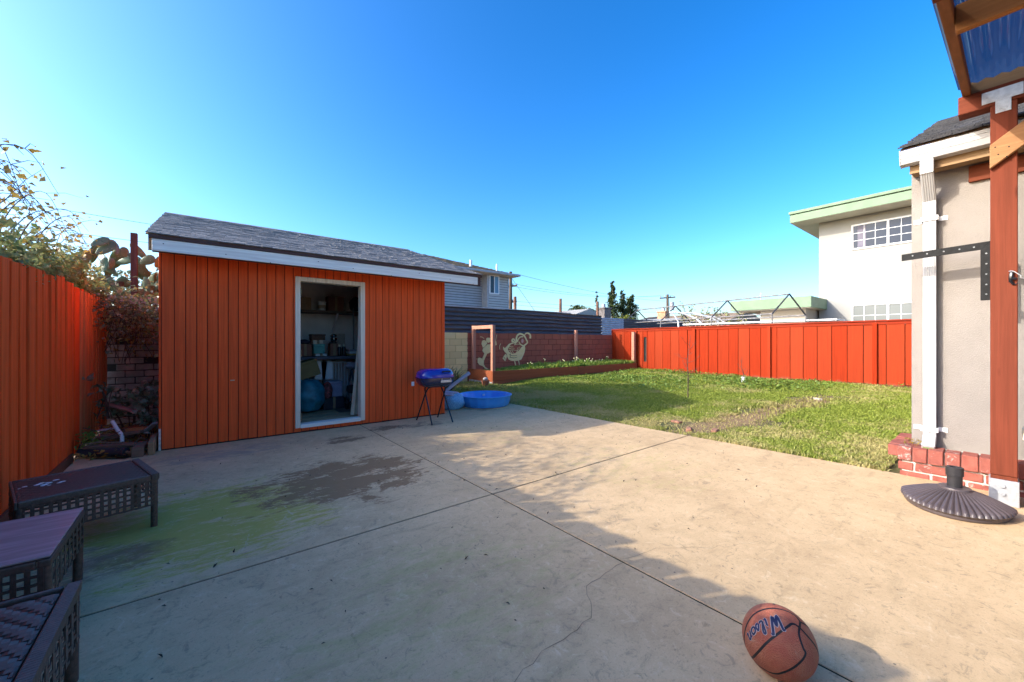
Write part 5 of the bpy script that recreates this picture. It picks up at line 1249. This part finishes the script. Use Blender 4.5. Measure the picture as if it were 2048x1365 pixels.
# ------------------------------------------------------------------ sapling and small things on the lawn
def sapling(x, y, h, n, label, leanx=0.0, r=.018, spread=.4):
    t = thing('bare_sapling', label, 'sapling', (x, y, 0)); z0 = float(lawn_z(x, y)); rs = random.Random(int(h * 100)); m = MB()
    tr = smooth_path([(x, y, z0 - .03), (x + .01, y, z0 + h * .35), (x - .03 + leanx * .5, y + .02, z0 + h * .62), (x + leanx, y, z0 + h)], 5); m.tube(tr, [r * (1 - .8 * i / (len(tr) - 1)) for i in range(len(tr))], 7); m.build('trunk', M['stem'], t, smooth=True)
    m = MB()
    for i in range(n):
        f = .3 + .65 * i / n; p = tr[int(f * (len(tr) - 1))]; a = i * 2.4 + rs.uniform(-.4, .4); L = spread * rs.uniform(.5, 1.1)
        e = p + Vector((math.cos(a) * L, math.sin(a) * L, L * rs.uniform(.4, 1.1))); mid = p.lerp(e, .5) + Vector((0, 0, -.03)); m.tube([p, mid, e], [r * .35, r * .25, r * .1], 5)
        for k in range(2):
            q = p.lerp(e, rs.uniform(.4, .8)); a2 = a + rs.choice((-.8, .8)); m.tube([q, q + Vector((math.cos(a2), math.sin(a2), .6)) * L * .35], [r * .18, r * .07], 4)
    m.build('branch', M['stem'], t)
    return t
sapling(8.13, 4.20, 1.35, 10, 'thin bare sapling standing in the lawn at the shadow edge', .12, .013)
sp2 = sapling(11.5, 4.40, .72, 5, 'tiny bare sapling with white sleeve close to the red fence', -.08, .014, .2)
m = MB(); m.tube([(11.5, 4.40, .06), (11.5, 4.40, .28)], .05, 10); m.build('sleeve', M['white'], sp2)
M['loosebrick'] = plain('dusty_brick', (.30, .15, .09), .9, .3, 14, .4)
for i, (x, y, rz, lab) in enumerate(((5.42, 2.78, .4, 'red brick sunk in the trodden strip beside the slab edge'), (5.75, 3.15, 1.3, 'loose orange brick lying in the dry grass'), (5.62, 2.52, .2, 'half-buried brick nearest the patio joint'), (9.75, 2.35, .9, 'pale broken lump at the end of the trodden strip'))):
    m = MB(); m.box(-.08, .08, -.04, .04, -.03, .022, Matrix.Translation((x, y, float(lawn_z(x, y)) + .012)) @ Matrix.Rotation(rz, 4, 'Z')); o = m.build('loose_brick', M['loosebrick'] if i < 3 else M['gstucco'], None, bevel=.008, jitter=.008, origin=(x, y, 0)); tag(o, lab, 'brick')

# ------------------------------------------------------------------ what lies in the gap between fence and shed
def scrap(name, label, p, q, w, h, mat, cat='plank', group=None):
    m = MB(); m.obox(p, q, w, h); o = m.build(name, mat, None, bevel=.004, jitter=.003, origin=p); tag(o, label, cat, group); return o
scrap('timber_offcut', 'thick timber block lying on its side by the shed corner', (-.52, 5.80, .055), (-.50, 6.12, .055), .10, .105, M['plank'], 'timber')
scrap('timber_offcut', 'timber block stood on edge against the shed corner post', (-.415, 5.82, .075), (-.40, 6.2, .10), .05, .14, M['rawwood'], 'timber')
scrap('scrap_plank', 'long dark plank across the front of the scrap pile', (-.96, 6.15, .11), (-.55, 6.02, .10), .09, .03, M['plank'])
scrap('scrap_plank', 'plank on top of the scrap pile tilted towards the shed', (-.93, 6.42, .16), (-.52, 6.22, .20), .08, .03, M['plank'])
scrap('scrap_plank', 'pale narrow lath lying low at the front of the scrap pile', (-.72, 6.05, .06), (-.56, 5.86, .04), .03, .02, M['rawwood'])
scrap('scrap_plank', 'grey-pink board sloping down in the middle of the gap', (-.88, 6.95, .46), (-.58, 6.70, .36), .09, .02, plain('pinkish_board', (.30, .17, .14), .7))
scrap('scrap_plank', 'red-brown board half hidden under the leaves in the gap', (-.70, 6.75, .18), (-.48, 6.5, .24), .10, .025, M['bedboard'])
scrap('scrap_plank', 'short orange-brown offcut on the pile beside the white pipe', (-.66, 6.45, .20), (-.50, 6.32, .22), .07, .04, M['fence_old'])
scrap('scrap_plank', 'grey painted board tipped against the shed wall', (-.50, 6.3, .18), (-.40, 6.15, .30), .06, .02, M['lead'])
scrap('scrap_plank', 'long plank at the back of the scrap pile by the fence', (-1.0, 6.6, .10), (-.6, 6.5, .12), .08, .03, M['plank'])
scrap('pale_tile', 'pale grey tile lying on the scrap pile', (-.90, 6.5, .22), (-.80, 6.42, .235), .09, .015, plain('pale_tile', (.5, .48, .5), .6), 'tile')
m = MB(); m.tube(smooth_path([(-.78, 6.38, .33), (-.73, 6.30, .24), (-.69, 6.25, .18), (-.685, 6.24, .10)], 4), .019, 9); o = m.build('white_elbow_pipe', M['white'], None, smooth=True, origin=(-.7, 6.25, 0)); tag(o, 'bent white plastic pipe poking out of the scrap pile', 'pipe')
m = MB(); m.tube([(-1.0, 6.18, .05), (-.62, 5.93, .05)], .048, 12); o = m.build('dark_pipe', plain('dark_plastic_pipe', (.06, .045, .05), .5), None, smooth=True, origin=(-.8, 6.1, 0)); tag(o, 'dark round pipe lying in front of the scrap pile', 'pipe')
def bush(name, label, pts, n, size, mat, spread, cat='plant', stems=6, aspect=.65, droop=.3):
    pts = np.array(pts, dtype=float); c = pts.mean(0); t = thing(name, label, cat, tuple(c * [1, 1, 0] + [0, 0, max(0, pts[:, 2].min() - .3)]))
    k = rng.integers(0, len(pts), n); C = pts[k] + rng.normal(size=(n, 3)) * np.array(spread)
    V, Fq = leaf_cloud(C, rng.uniform(.6, 1.3, n) * size, aspect, droop); raw_mesh('leaves', V, Fq, mat, t)
    m = MB()
    for i in range(stems):
        q = Vector(pts[rng.integers(0, len(pts))]); b = Vector((c[0] + random.uniform(-.1, .1), c[1] + random.uniform(-.1, .1), max(-.02, pts[:, 2].min() - .35))); m.tube(smooth_path([b, b.lerp(q, .5) + Vector((0, 0, .06)), q], 4), .006, 5)
    m.build('stem', M['stem'], t); return t
bush('leafy_plant', 'grey-green leafy plant growing up against the shed corner', [(-.48, 6.55, .55), (-.52, 6.5, .42), (-.46, 6.4, .32), (-.5, 6.7, .62), (-.55, 6.75, .5)], 170, .085, M['ivy'], (.06, .09, .07))
bush('leafy_plant', 'dark leafy tangle in the middle of the gap behind the boards', [(-.75, 7.2, .45), (-.65, 7.1, .38), (-.85, 7.0, .5), (-.6, 7.3, .55), (-.9, 7.3, .35)], 200, .085, M['ivy'], (.08, .1, .08))
bush('green_weed', 'fresh green weed at the foot of the orange fence', [(-.97, 6.15, .12), (-.95, 6.2, .2), (-.9, 6.25, .15)], 120, .05, M['weed'], (.04, .05, .05), stems=4)
bush('bramble_shoot', 'long bramble shoot with five-leaf fans before the fence', [(-.98, 6.55, .82), (-.93, 6.75, .70), (-.84, 6.9, .66)], 34, .085, M['ivy'], (.03, .03, .02), stems=5)
n = 500; C = np.stack([rng.uniform(-1.0, -.42, n), rng.uniform(5.85, 7.8, n), rng.uniform(0, .10, n)], 1); V, Fq = leaf_cloud(C, rng.uniform(.03, .07, n), .5, 0); o = raw_mesh('dry_leaves', V, Fq, M['dryleaf'], kind='stuff'); tag(o, 'dry leaves and twigs littering the gap by the shed', 'litter')
m = MB()
for i in range(40):
    p = Vector((random.uniform(-1, -.42), random.uniform(5.9, 7.4), random.uniform(.03, .2))); a = random.uniform(0, 6.28); L = random.uniform(.15, .4); m.tube([p, p + Vector((math.cos(a) * L * .5, math.sin(a) * L * .5, .05)), p + Vector((math.cos(a) * L, math.sin(a) * L, random.uniform(-.02, .1)))], [.006, .005, .003], 5)
o = m.build('twigs', M['plank'], None, kind='stuff'); tag(o, 'loose twigs strewn over the scrap pile', 'twigs')

# ------------------------------------------------------------------ bramble over the fence, cactus, dark shrub behind
vi = thing('bramble_vine', 'sprawling bramble with amber leaves over the left fence top', 'vine', (-1.35, 6, 1.8))
sm = MB(); LC = []; LS = []
for i in range(50):
    y0 = random.uniform(3.6, 7.2); x0 = random.uniform(-1.9, -1.2); p = Vector((x0, y0, random.uniform(1.75, 2.0)))
    H_ = random.uniform(.1, .6) + .28 * max(0, min(1, (7.3 - y0) / 1.4)); L = random.uniform(.9, 2.3); dx = random.uniform(-.05, .25)
    if i % 4 == 0: H_ *= 1.15
    q1 = p + Vector((dx * .3, L * .18, H_ * .6)); q2 = p + Vector((dx * .7, L * .6, H_ * 1.05)); q3 = p + Vector((dx, L, H_ * random.uniform(.6, .95)))
    if q3.y > 7.7: q3.y = 7.7 + (q3.y - 7.7) * .3; q2.y = min(q2.y, 7.5)
    if q3.y > 8.2: q3.z -= .4
    pts = smooth_path([p, q1, q2, q3], 5); sm.tube(pts, [.006 - .0045 * k / (len(pts) - 1) for k in range(len(pts))], 5)
    for k in range(random.randint(5, 12)):
        f = random.random(); LC.append(pts[int(f * (len(pts) - 1))] + Vector((random.gauss(0, .05), random.gauss(0, .05), random.gauss(0, .04)))); LS.append(random.uniform(.035, .08))
    for k in range(2):
        b = pts[random.randint(5, len(pts) - 3)]; e = b + Vector((random.gauss(0, .12), random.uniform(.05, .35), random.gauss(.05, .1))); sm.tube([b, b.lerp(e, .5) + Vector((0, 0, .03)), e], [.003, .0025, .0012], 4)
        for _ in range(2): LC.append(e.lerp(b, random.random() * .7) + Vector((random.gauss(0, .03),) * 3)); LS.append(random.uniform(.03, .06))
sm.build('stem', M['stem'], vi)
nb_ = 1500; LB = np.stack([-1.25 - np.abs(rng.normal(0, .35, nb_)), rng.uniform(3.4, 6.4, nb_), 1.85 + np.abs(rng.normal(0, .19, nb_))], 1); V, Fq = leaf_cloud(LB, rng.uniform(.03, .06, nb_), .7, .3); raw_mesh('bush_leaves', V, Fq, M['vine'], vi, kind='stuff')
V, Fq = leaf_cloud(np.array([tuple(v) for v in LC]), np.array(LS), .75, .3); raw_mesh('sparse_leaves', V, Fq, M['dryleaf'], vi)
n = 4800; yy = rng.uniform(4.6, 8.5, n); xx = -1.12 - np.abs(rng.normal(0, .2, n)) + .05; zz = 1.86 + np.abs(rng.normal(0, .17, n)) + .12 * np.sin(yy * 4) * np.cos(yy * 1.7 + 1)
zz = np.where(yy < 5.6, zz - .05, zz); C = np.stack([xx, yy, zz], 1)
n2 = 1300; yy = rng.uniform(7.2, 8.25, n2); xx = rng.uniform(-1.08, -.38, n2); zz = 1.82 + rng.normal(0, .15, n2) - .12 * (xx + 1.08) - np.abs(rng.normal(0, .18, n2)); C2 = np.stack([xx, yy, zz], 1)
k2 = len(C2) // 3; V, Fq = leaf_cloud(C2[k2:] + np.array([0, -.05, 0]), rng.uniform(.04, .085, len(C2) - k2), .6, .3); raw_mesh('green_leaves', V, Fq, M['ivy'], vi, kind='stuff')
C = np.concatenate([C, C2[:k2]]); V, Fq = leaf_cloud(C, rng.uniform(.035, .085, len(C)), .6, .3); raw_mesh('leaves', V, Fq, M['vine'], vi, kind='stuff')
# hanging dry strands over the corner
m = MB()
for i in range(60):
    x, y = random.uniform(-1.05, -.55), random.uniform(7.5, 8.25); z = random.uniform(1.55, 1.85); L = random.uniform(.2, .75); m.tube(smooth_path([(x, y, z), (x + random.gauss(0, .05), y - .03, z - L * .5), (x + random.gauss(0, .1), y, z - L)], 4), .004, 4)
m.build('hanging_strands', M['stem'], vi)
n = 200; C = np.stack([rng.uniform(-1.0, -.5, n), rng.uniform(7.5, 8.2, n), 1.5 - np.abs(rng.normal(0, .22, n))], 1); V, Fq = leaf_cloud(C, rng.uniform(.03, .06, n), .5, .6); raw_mesh('dry_leaves', V, Fq, M['dryleaf'], vi, kind='stuff')

ca = thing('cactus', 'prickly pear cactus with flat pads behind the fence corner', 'cactus', (-1.1, 8.8, 0))
def pad(c, w, h, az, tilt, roll):
    Mx = Matrix.Translation(c) @ Matrix.Rotation(az, 4, 'Z') @ Matrix.Rotation(roll, 4, 'Y') @ Matrix.Rotation(tilt, 4, 'X'); m = MB(); m.sphere((0, 0, 0), 1, 14, 9)
    m.v = [tuple(Mx @ Vector((v[0] * w * (.8 + .2 * v[2]), v[1] * .013, v[2] * h))) for v in m.v]; m.build('pad', M['cactus'], ca, smooth=True)
rp = random.Random(5)
for i in range(60):
    x = rp.uniform(-1.40, -.46); f = (x + 1.4) / .94; ztop = 2.92 - .35 * f if x > -1.2 else 2.72; z = rp.uniform(1.95, ztop); y = rp.uniform(8.55, 9.1)
    pad(Vector((x, y, z)), rp.uniform(.065, .095), rp.uniform(.11, .165), rp.uniform(-1.0, 1.0), rp.uniform(-.5, .5), rp.uniform(-1.3, 1.3))
m = MB()
for x in (-1.25, -1.0, -.7): m.tube([(x, 8.8, -.1), (x + .05, 8.8, 1.2), (x, 8.85, 2.2)], [.09, .08, .05], 8)
m.build('trunk', M['stem'], ca, smooth=True)
n = 1600; C = np.stack([rng.uniform(-1.5, -.32, n), rng.uniform(9.1, 9.5, n), rng.uniform(1.6, 2.55, n) - .1], 1); V, Fq = leaf_cloud(C, rng.uniform(.05, .09, n), .6, .2); t = thing('dark_shrub', 'dark leafy shrub behind the cactus pads', 'shrub', (-.9, 9.3, 0)); raw_mesh('leaves', V, Fq, M['ivy'], t); m = MB(); m.tube([(-.9, 9.3, -.1), (-.9, 9.3, 2.2)], .05, 7); m.build('stem', M['stem'], t)
# leafless tree beyond the canopy
def bare_tree(x, y, z0, h, label, seed):
    rs = random.Random(seed); t = thing('fruit_tree', label, 'tree', (x, y, 0)); m = MB(); m.tube([(x, y, -.1), (x, y, z0)], .07, 7); LCs = []
    for i in range(13):
        a = i * 2.4; L = rs.uniform(.5, 1.0); p = Vector((x, y, z0)); e = p + Vector((math.cos(a) * L, math.sin(a) * L, h * rs.uniform(.35, 1.0))); mid = p.lerp(e, .5) + Vector((math.cos(a) * .12, math.sin(a) * .12, -.05)); pts = smooth_path([p, mid, e], 6); m.tube(pts, [.03 - .024 * k / (len(pts) - 1) for k in range(len(pts))], 5)
        for k in range(26): LCs.append(pts[rs.randint(5, len(pts) - 1)] + Vector((rs.gauss(0, .07), rs.gauss(0, .07), rs.gauss(0, .07))))
    m.build('trunk', M['stem'], t); V, Fq = leaf_cloud(np.array([tuple(q) for q in LCs]), rng.uniform(.08, .15, len(LCs)), .6, .4); raw_mesh('crown', V, Fq, M['vine'], t)
bare_tree(19.0, 9.4, 1.6, 1.7, 'half-bare fruit tree with curling leaves behind the canopy frame', 3)
bare_tree(18.9, 8.0, 1.6, 1.2, 'smaller half-bare fruit tree right of the taller one', 4)

# ------------------------------------------------------------------ things stored in the shed
def box_thing(name, label, x0, x1, y0, y1, z0, z1, mat, cat='box', lid=None, rot=None):
    c = ((x0 + x1) / 2, (y0 + y1) / 2, z0); t = thing(name, label, cat, c); Mx = None
    if rot: cc = Vector(((x0 + x1) / 2, (y0 + y1) / 2, (z0 + z1) / 2)); Mx = Matrix.Translation(cc) @ Matrix.Rotation(rot[0], 4, 'Y') @ Matrix.Rotation(rot[1], 4, 'Z') @ Matrix.Translation(-cc)
    if lid:
        m = MB(); m.box(x0, x1, y0, y1, z0, z1 - .03, Mx); m.build('body', mat, t, bevel=.006)
        m = MB(); m.box(x0 - .006, x1 + .006, y0 - .006, y1 + .006, z1 - .029, z1, Mx); m.build('lid', lid, t, bevel=.004)
    else:
        m = MB(); m.box(x0, x1, y0, y1, z0, z1, Mx); m.build('body', mat, t, bevel=.006)
        xm = (x0 + x1) / 2; m = MB(); m.box(xm - .02, xm + .02, y0 - .002, y1, z0 + .005, z1 + .002, Mx); m.build('flap_seam', plain('brown_tape', (.30, .20, .11), .5), t)
    return t
card = plain('cardboard', (.36, .23, .13), .85, .15, 6); brownc = plain('dark_carton', (.26, .11, .075), .8, .15, 6)
box_thing('cardboard_box', 'cardboard box at the left end of the upper shed shelf', 1.34, 1.556, 7.68, 7.9, 1.792, 2.02, card)
bk = thing('paint_bucket', 'white paint bucket on the upper shed shelf', 'bucket', (1.74, 7.72, 1.792))
m = MB(); m.lathe([(.001, 1.792), (.062, 1.792), (.068, 1.945), (.072, 1.945), (.072, 1.965), (.001, 1.968)], (1.74, 7.72, 0), 20); m.build('body', M['white'], bk, smooth=True); m = MB(); m.tube(smooth_path([(1.672, 7.715, 1.93), (1.69, 7.65, 1.87), (1.74, 7.63, 1.85), (1.79, 7.65, 1.87), (1.808, 7.715, 1.93)], 4), .003, 5); m.build('handle', M['galv'], bk)
m = MB(); m.lathe([(.0675, 1.84), (.069, 1.90)], (1.74, 7.72, 0), 20); m.build('paper_band', plain('tan_label', (.5, .4, .28), .7), bk)
box_thing('brown_carton', 'reddish brown carton on the upper shed shelf', 1.844, 2.115, 7.70, 7.92, 1.792, 2.075, brownc)
lump('black_sack', (2.36, 7.72, 1.94), .14, (1.0, .8, 1.05), plain('black_cloth', (.012, .012, .014), .8, .2, 8), .10, 4, 2, 'black sack at the right end of the upper shed shelf', 'sack', (20, 12))
m = MB(); m.tube(smooth_path([(2.22, 7.49, 1.86), (2.225, 7.48, 1.5), (2.22, 7.46, 1.1), (2.23, 7.44, .95)], 5), .012, 6); o = m.build('black_strap', M['blackm'], None, origin=(2.22, 7.48, 1.8)); tag(o, 'black strap hanging down from the upper shed shelf', 'strap')
box_thing('wooden_crate', 'reddish crate at the left end of the shed workbench', 1.33, 1.53, 7.5, 7.8, .987, 1.20, brownc)
lump('cloth_heap', (1.43, 7.62, 1.235), .085, (1.2, 1.2, .5), plain('dark_blue_cloth', (.03, .035, .07), .9), .1, 4, 5, 'dark cloth heaped on the reddish crate', 'cloth', (18, 10))
box_thing('white_box', 'flat white box lying on the shed workbench under the teal box', 1.565, 1.751, 7.40, 7.65, .987, 1.030, M['white'])
box_thing('teal_box', 'teal cardboard box stacked on the flat white box', 1.546, 1.722, 7.43, 7.62, 1.032, 1.195, plain('teal_card', (.11, .40, .36), .6), lid=plain('teal_lid', (.13, .45, .40), .6))
box_thing('paper_box', 'small cream box on top of the teal box', 1.54, 1.70, 7.45, 7.6, 1.197, 1.265, M['frame'])
box_thing('wicker_basket', 'brown lidded basket topmost above the teal box', 1.512, 1.735, 7.45, 7.64, 1.267, 1.37, plain('basket_brown', (.13, .075, .05), .8, .3, 60, .3), 'basket', plain('basket_lid', (.09, .05, .04), .8, .3, 60))
box_thing('brown_carton', 'brown carton on the workbench under the chrome mixer', 1.81, 1.949, 7.42, 7.60, .987, 1.205, brownc)
mx = thing('stand_mixer', 'chrome domed kitchen mixer standing on a brown carton', 'mixer', (1.88, 7.5, 1.207))
m = MB(); m.box(1.83, 1.93, 7.43, 7.57, 1.207, 1.228); m.build('foot', M['blackm'], mx, bevel=.005); m = MB(); m.box(1.855, 1.905, 7.53, 7.565, 1.229, 1.32); m.build('neck', M['blackm'], mx, bevel=.008)
m = MB(); m.lathe([(.001, 1.232), (.03, 1.232), (.06, 1.27), (.066, 1.305), (.064, 1.305), (.03, 1.24)], (1.88, 7.46, 0), 18); m.build('bowl', plain('chrome', (.7, .7, .7), .12, .05, 5, 0, 1.0), mx, smooth=True)
m = MB(); m.sphere((1.88, 7.49, 1.345), .05, 16, 10, (1.2, 1.7, .75)); m.build('head', plain('chrome_head', (.7, .7, .72), .15, .05, 5, 0, 1.0), mx, smooth=True)
m = MB(); m.box(2.0, 2.2, 7.93, 7.95, 1.0, 1.39); o = m.build('cream_panel', plain('cream_panel', (.55, .47, .38), .7), None, bevel=.01, seg=2, origin=(2.1, 7.94, .99)); tag(o, 'cream board leaning on the shed wall above the bench', 'board')
for x in (1.96, 2.04):
    t = thing('jar', ['dark jar with pale lid leaning at the bench front', 'dark jar with pale lid right of its twin'][x > 2], 'jar', (x, 7.42, .987)); m = MB(); m.lathe([(.001, .99), (.032, .99), (.034, 1.12), (.022, 1.15)], (x, 7.42, 0), 14); m.build('body', M['blackm'], t, smooth=True); m = MB(); m.lathe([(.026, 1.15), (.026, 1.19), (.001, 1.192)], (x, 7.42, 0), 14); m.build('lid', M['frame'], t, smooth=True)
for i, (z, mt, lab) in enumerate(((.987, plain('yellow_tray', (.45, .28, .08), .6), 'yellow-brown tray at the bottom of the stack on the bench'), (1.025, M['white'], 'white tray in the middle of the stack on the bench'), (1.06, plain('grey_tray', (.3, .3, .33), .6), 'grey tray on top of the stack on the bench'))):
    m = MB(); m.box(2.13, 2.36, 7.4, 7.68, z, z + .012); m.box(2.13, 2.36, 7.4, 7.406, z + .012, z + .034); m.box(2.13, 2.136, 7.4, 7.68, z + .012, z + .034); m.box(2.354, 2.36, 7.4, 7.68, z + .012, z + .034); o = m.build('tray', mt, None, origin=(2.24, 7.54, z)); tag(o, lab, 'tray')
box_thing('olive_trunk', 'olive green storage box tipped on the teal bundle', 1.17, 1.52, 6.92, 7.25, .66, .92, plain('olive_plastic', (.11, .095, .025), .5, .15, 5), lid=plain('olive_lid', (.13, .11, .03), .5, .15, 5), rot=(-.3, 0))
lump('teal_bundle', (1.36, 6.95, .37), .27, (.95, .8, 1.05), plain('teal_nylon', (.012, .15, .21), .5, .3, 9, .5, bscale=14), .07, 5, 2, 'large teal nylon bundle inside the shed doorway', 'bundle')
lump('red_bag', (1.67, 7.05, .42), .13, (.6, .8, 1.15), plain('red_black_cloth', (.20, .05, .05), .7, .9, 22), .07, 5, 4, 'red and black patterned bag beside the teal bundle', 'bag', (22, 14))
for i, (x0, x1, r_) in enumerate(((1.60, 1.72, .12), (1.70, 1.82, -.06))):
    m = MB(); cc = Vector(((x0 + x1) / 2, 7.42, .74)); m.box(x0 - .03, x1 + .02, 7.41, 7.425, .58, .90, Matrix.Translation(cc) @ Matrix.Rotation(r_, 4, 'Y') @ Matrix.Translation(-cc)); o = m.build('white_board', M['white'], None, origin=(x0, 7.42, .6)); tag(o, ['white board leaning left under the shed workbench', 'white board leaning right under the shed workbench'][i], 'board')
rk = thing('wire_rack', 'white wire rack stored under the shed workbench', 'rack', (2.0, 7.45, .12))
for i in range(7):
    m = MB(); x = 1.86 + i * .05; m.tube([(x, 7.46, .30), (x, 7.46, .865)], .008, 6); m.build('bar', M['white'], rk)
for z in (.865, .45):
    m = MB(); m.tube([(1.85, 7.46, z), (2.18, 7.46, z)], .009, 6); m.build('rail', M['white'], rk)
for x in (1.86, 2.16):
    m = MB(); m.tube([(x, 7.46, .30), (x, 7.46, .10)], .009, 6); m.build('leg', M['white'], rk)
box_thing('storage_bin', 'lilac-grey plastic bin on the shed floor', 1.70, 1.93, 7.12, 7.36, .30, .56, plain('lilac_plastic_bin', (.30, .29, .40), .5), 'bin', plain('bin_lid', (.35, .34, .45), .5))
box_thing('dark_crate', 'dark crate under the lilac-grey bin', 1.62, 1.96, 7.08, 7.4, .101, .296, plain('dark_crate', (.02, .025, .04), .5))
wheel = thing('pushchair', 'folded black pushchair with wheels inside the shed doorway', 'pushchair', (2.05, 7.0, .10))
for x, y, z in ((1.95, 6.95, .20), (2.12, 6.85, .24)):
    m = MB(); P_ = [(x + .04 * 0, y + math.cos(i / 18 * 6.2832) * .10, z + math.sin(i / 18 * 6.2832) * .10) for i in range(19)]; m.tube(P_, .018, 6); m.tube([(x, y, z - .1), (x, y, z + .1)], .006, 5); m.tube([(x, y - .1, z), (x, y + .1, z)], .006, 5); m.build('wheel', M['blackm'], wheel)
m = MB(); m.tube([(1.95, 6.95, .2), (2.0, 7.0, .5), (2.06, 7.05, .75), (2.14, 7.1, .8)], .014, 6); m.tube([(2.12, 6.85, .24), (2.08, 6.95, .5), (2.06, 7.05, .75)], .014, 6); m.tube([(1.95, 6.95, .2), (2.12, 6.85, .24)], .012, 6); m.build('frame', M['blackm'], wheel, smooth=True)
m = MB(); m.box(1.97, 2.13, 6.9, 7.04, .36, .50); m.build('seat', plain('black_fabric', (.013, .013, .016), .8), wheel, bevel=.04, seg=3, smooth=True)
lump('grey_cloth', (2.07, 7.05, .82), .09, (1.25, .9, .7), plain('grey_cloth', (.30, .29, .32), .9), .1, 4, 3, 'pale grey cloth thrown over the black pushchair', 'cloth', (20, 12))
# cardboard sheets on the floor
for i, (x0, x1, y0, y1, lab) in enumerate(((1.03, 1.95, 6.10, 6.36, 'tan cardboard sheet just inside the shed threshold'), (1.05, 1.90, 6.37, 6.62, 'second tan cardboard sheet on the shed floor'), (1.1, 1.75, 6.63, 6.95, 'tan cardboard sheet running under the teal bundle'))):
    m = MB(); m.box(x0, x1, y0, y1, .101 + .002 * i, .106 + .002 * i); o = m.build('cardboard_sheet', plain('floor_card', (.42, .30, .17), .85, .12, 5), None, origin=(x0, y0, .1), jitter=.002); tag(o, lab, 'cardboard')
# beige curtain hung inside the right jamb
cu = thing('curtain', 'beige cloth curtain hanging inside the right door jamb', 'curtain', (1.9, 6.13, 2.0))
m = MB(); NX, NZ = 16, 14; V = []
for j in range(NZ + 1):
    f = j / NZ; z = 2.0 - f * 1.87; w_ = .015 + .15 * max(0, (f - .15)) ** 1.3
    for i in range(NX + 1):
        g_ = i / NX; V.append((1.925 - w_ * (1 - g_), 6.13 + .012 * math.sin(g_ * 9 + f * 2) * (.4 + f) + .03 * f, z))
m.add(V, [(j * (NX + 1) + i, j * (NX + 1) + i + 1, (j + 1) * (NX + 1) + i + 1, (j + 1) * (NX + 1) + i) for j in range(NZ) for i in range(NX)]); m.build('cloth', plain('beige_cloth', (.46, .37, .26), .9, .12, 8), cu, smooth=True)
# twigs and dead leaves on the concrete
n = 170; C = np.stack([rng.uniform(-.2, 4.8, n), rng.uniform(1.2, 5.6, n), np.full(n, .006)], 1); V, Fq = leaf_cloud(C, rng.uniform(.008, .034, n), .4, 0); o = raw_mesh('leaf_bits', V, Fq, plain('dead_leaf_bit', (.06, .045, .03), .9), kind='stuff'); tag(o, 'bits of dead leaf scattered over the patio concrete', 'litter')
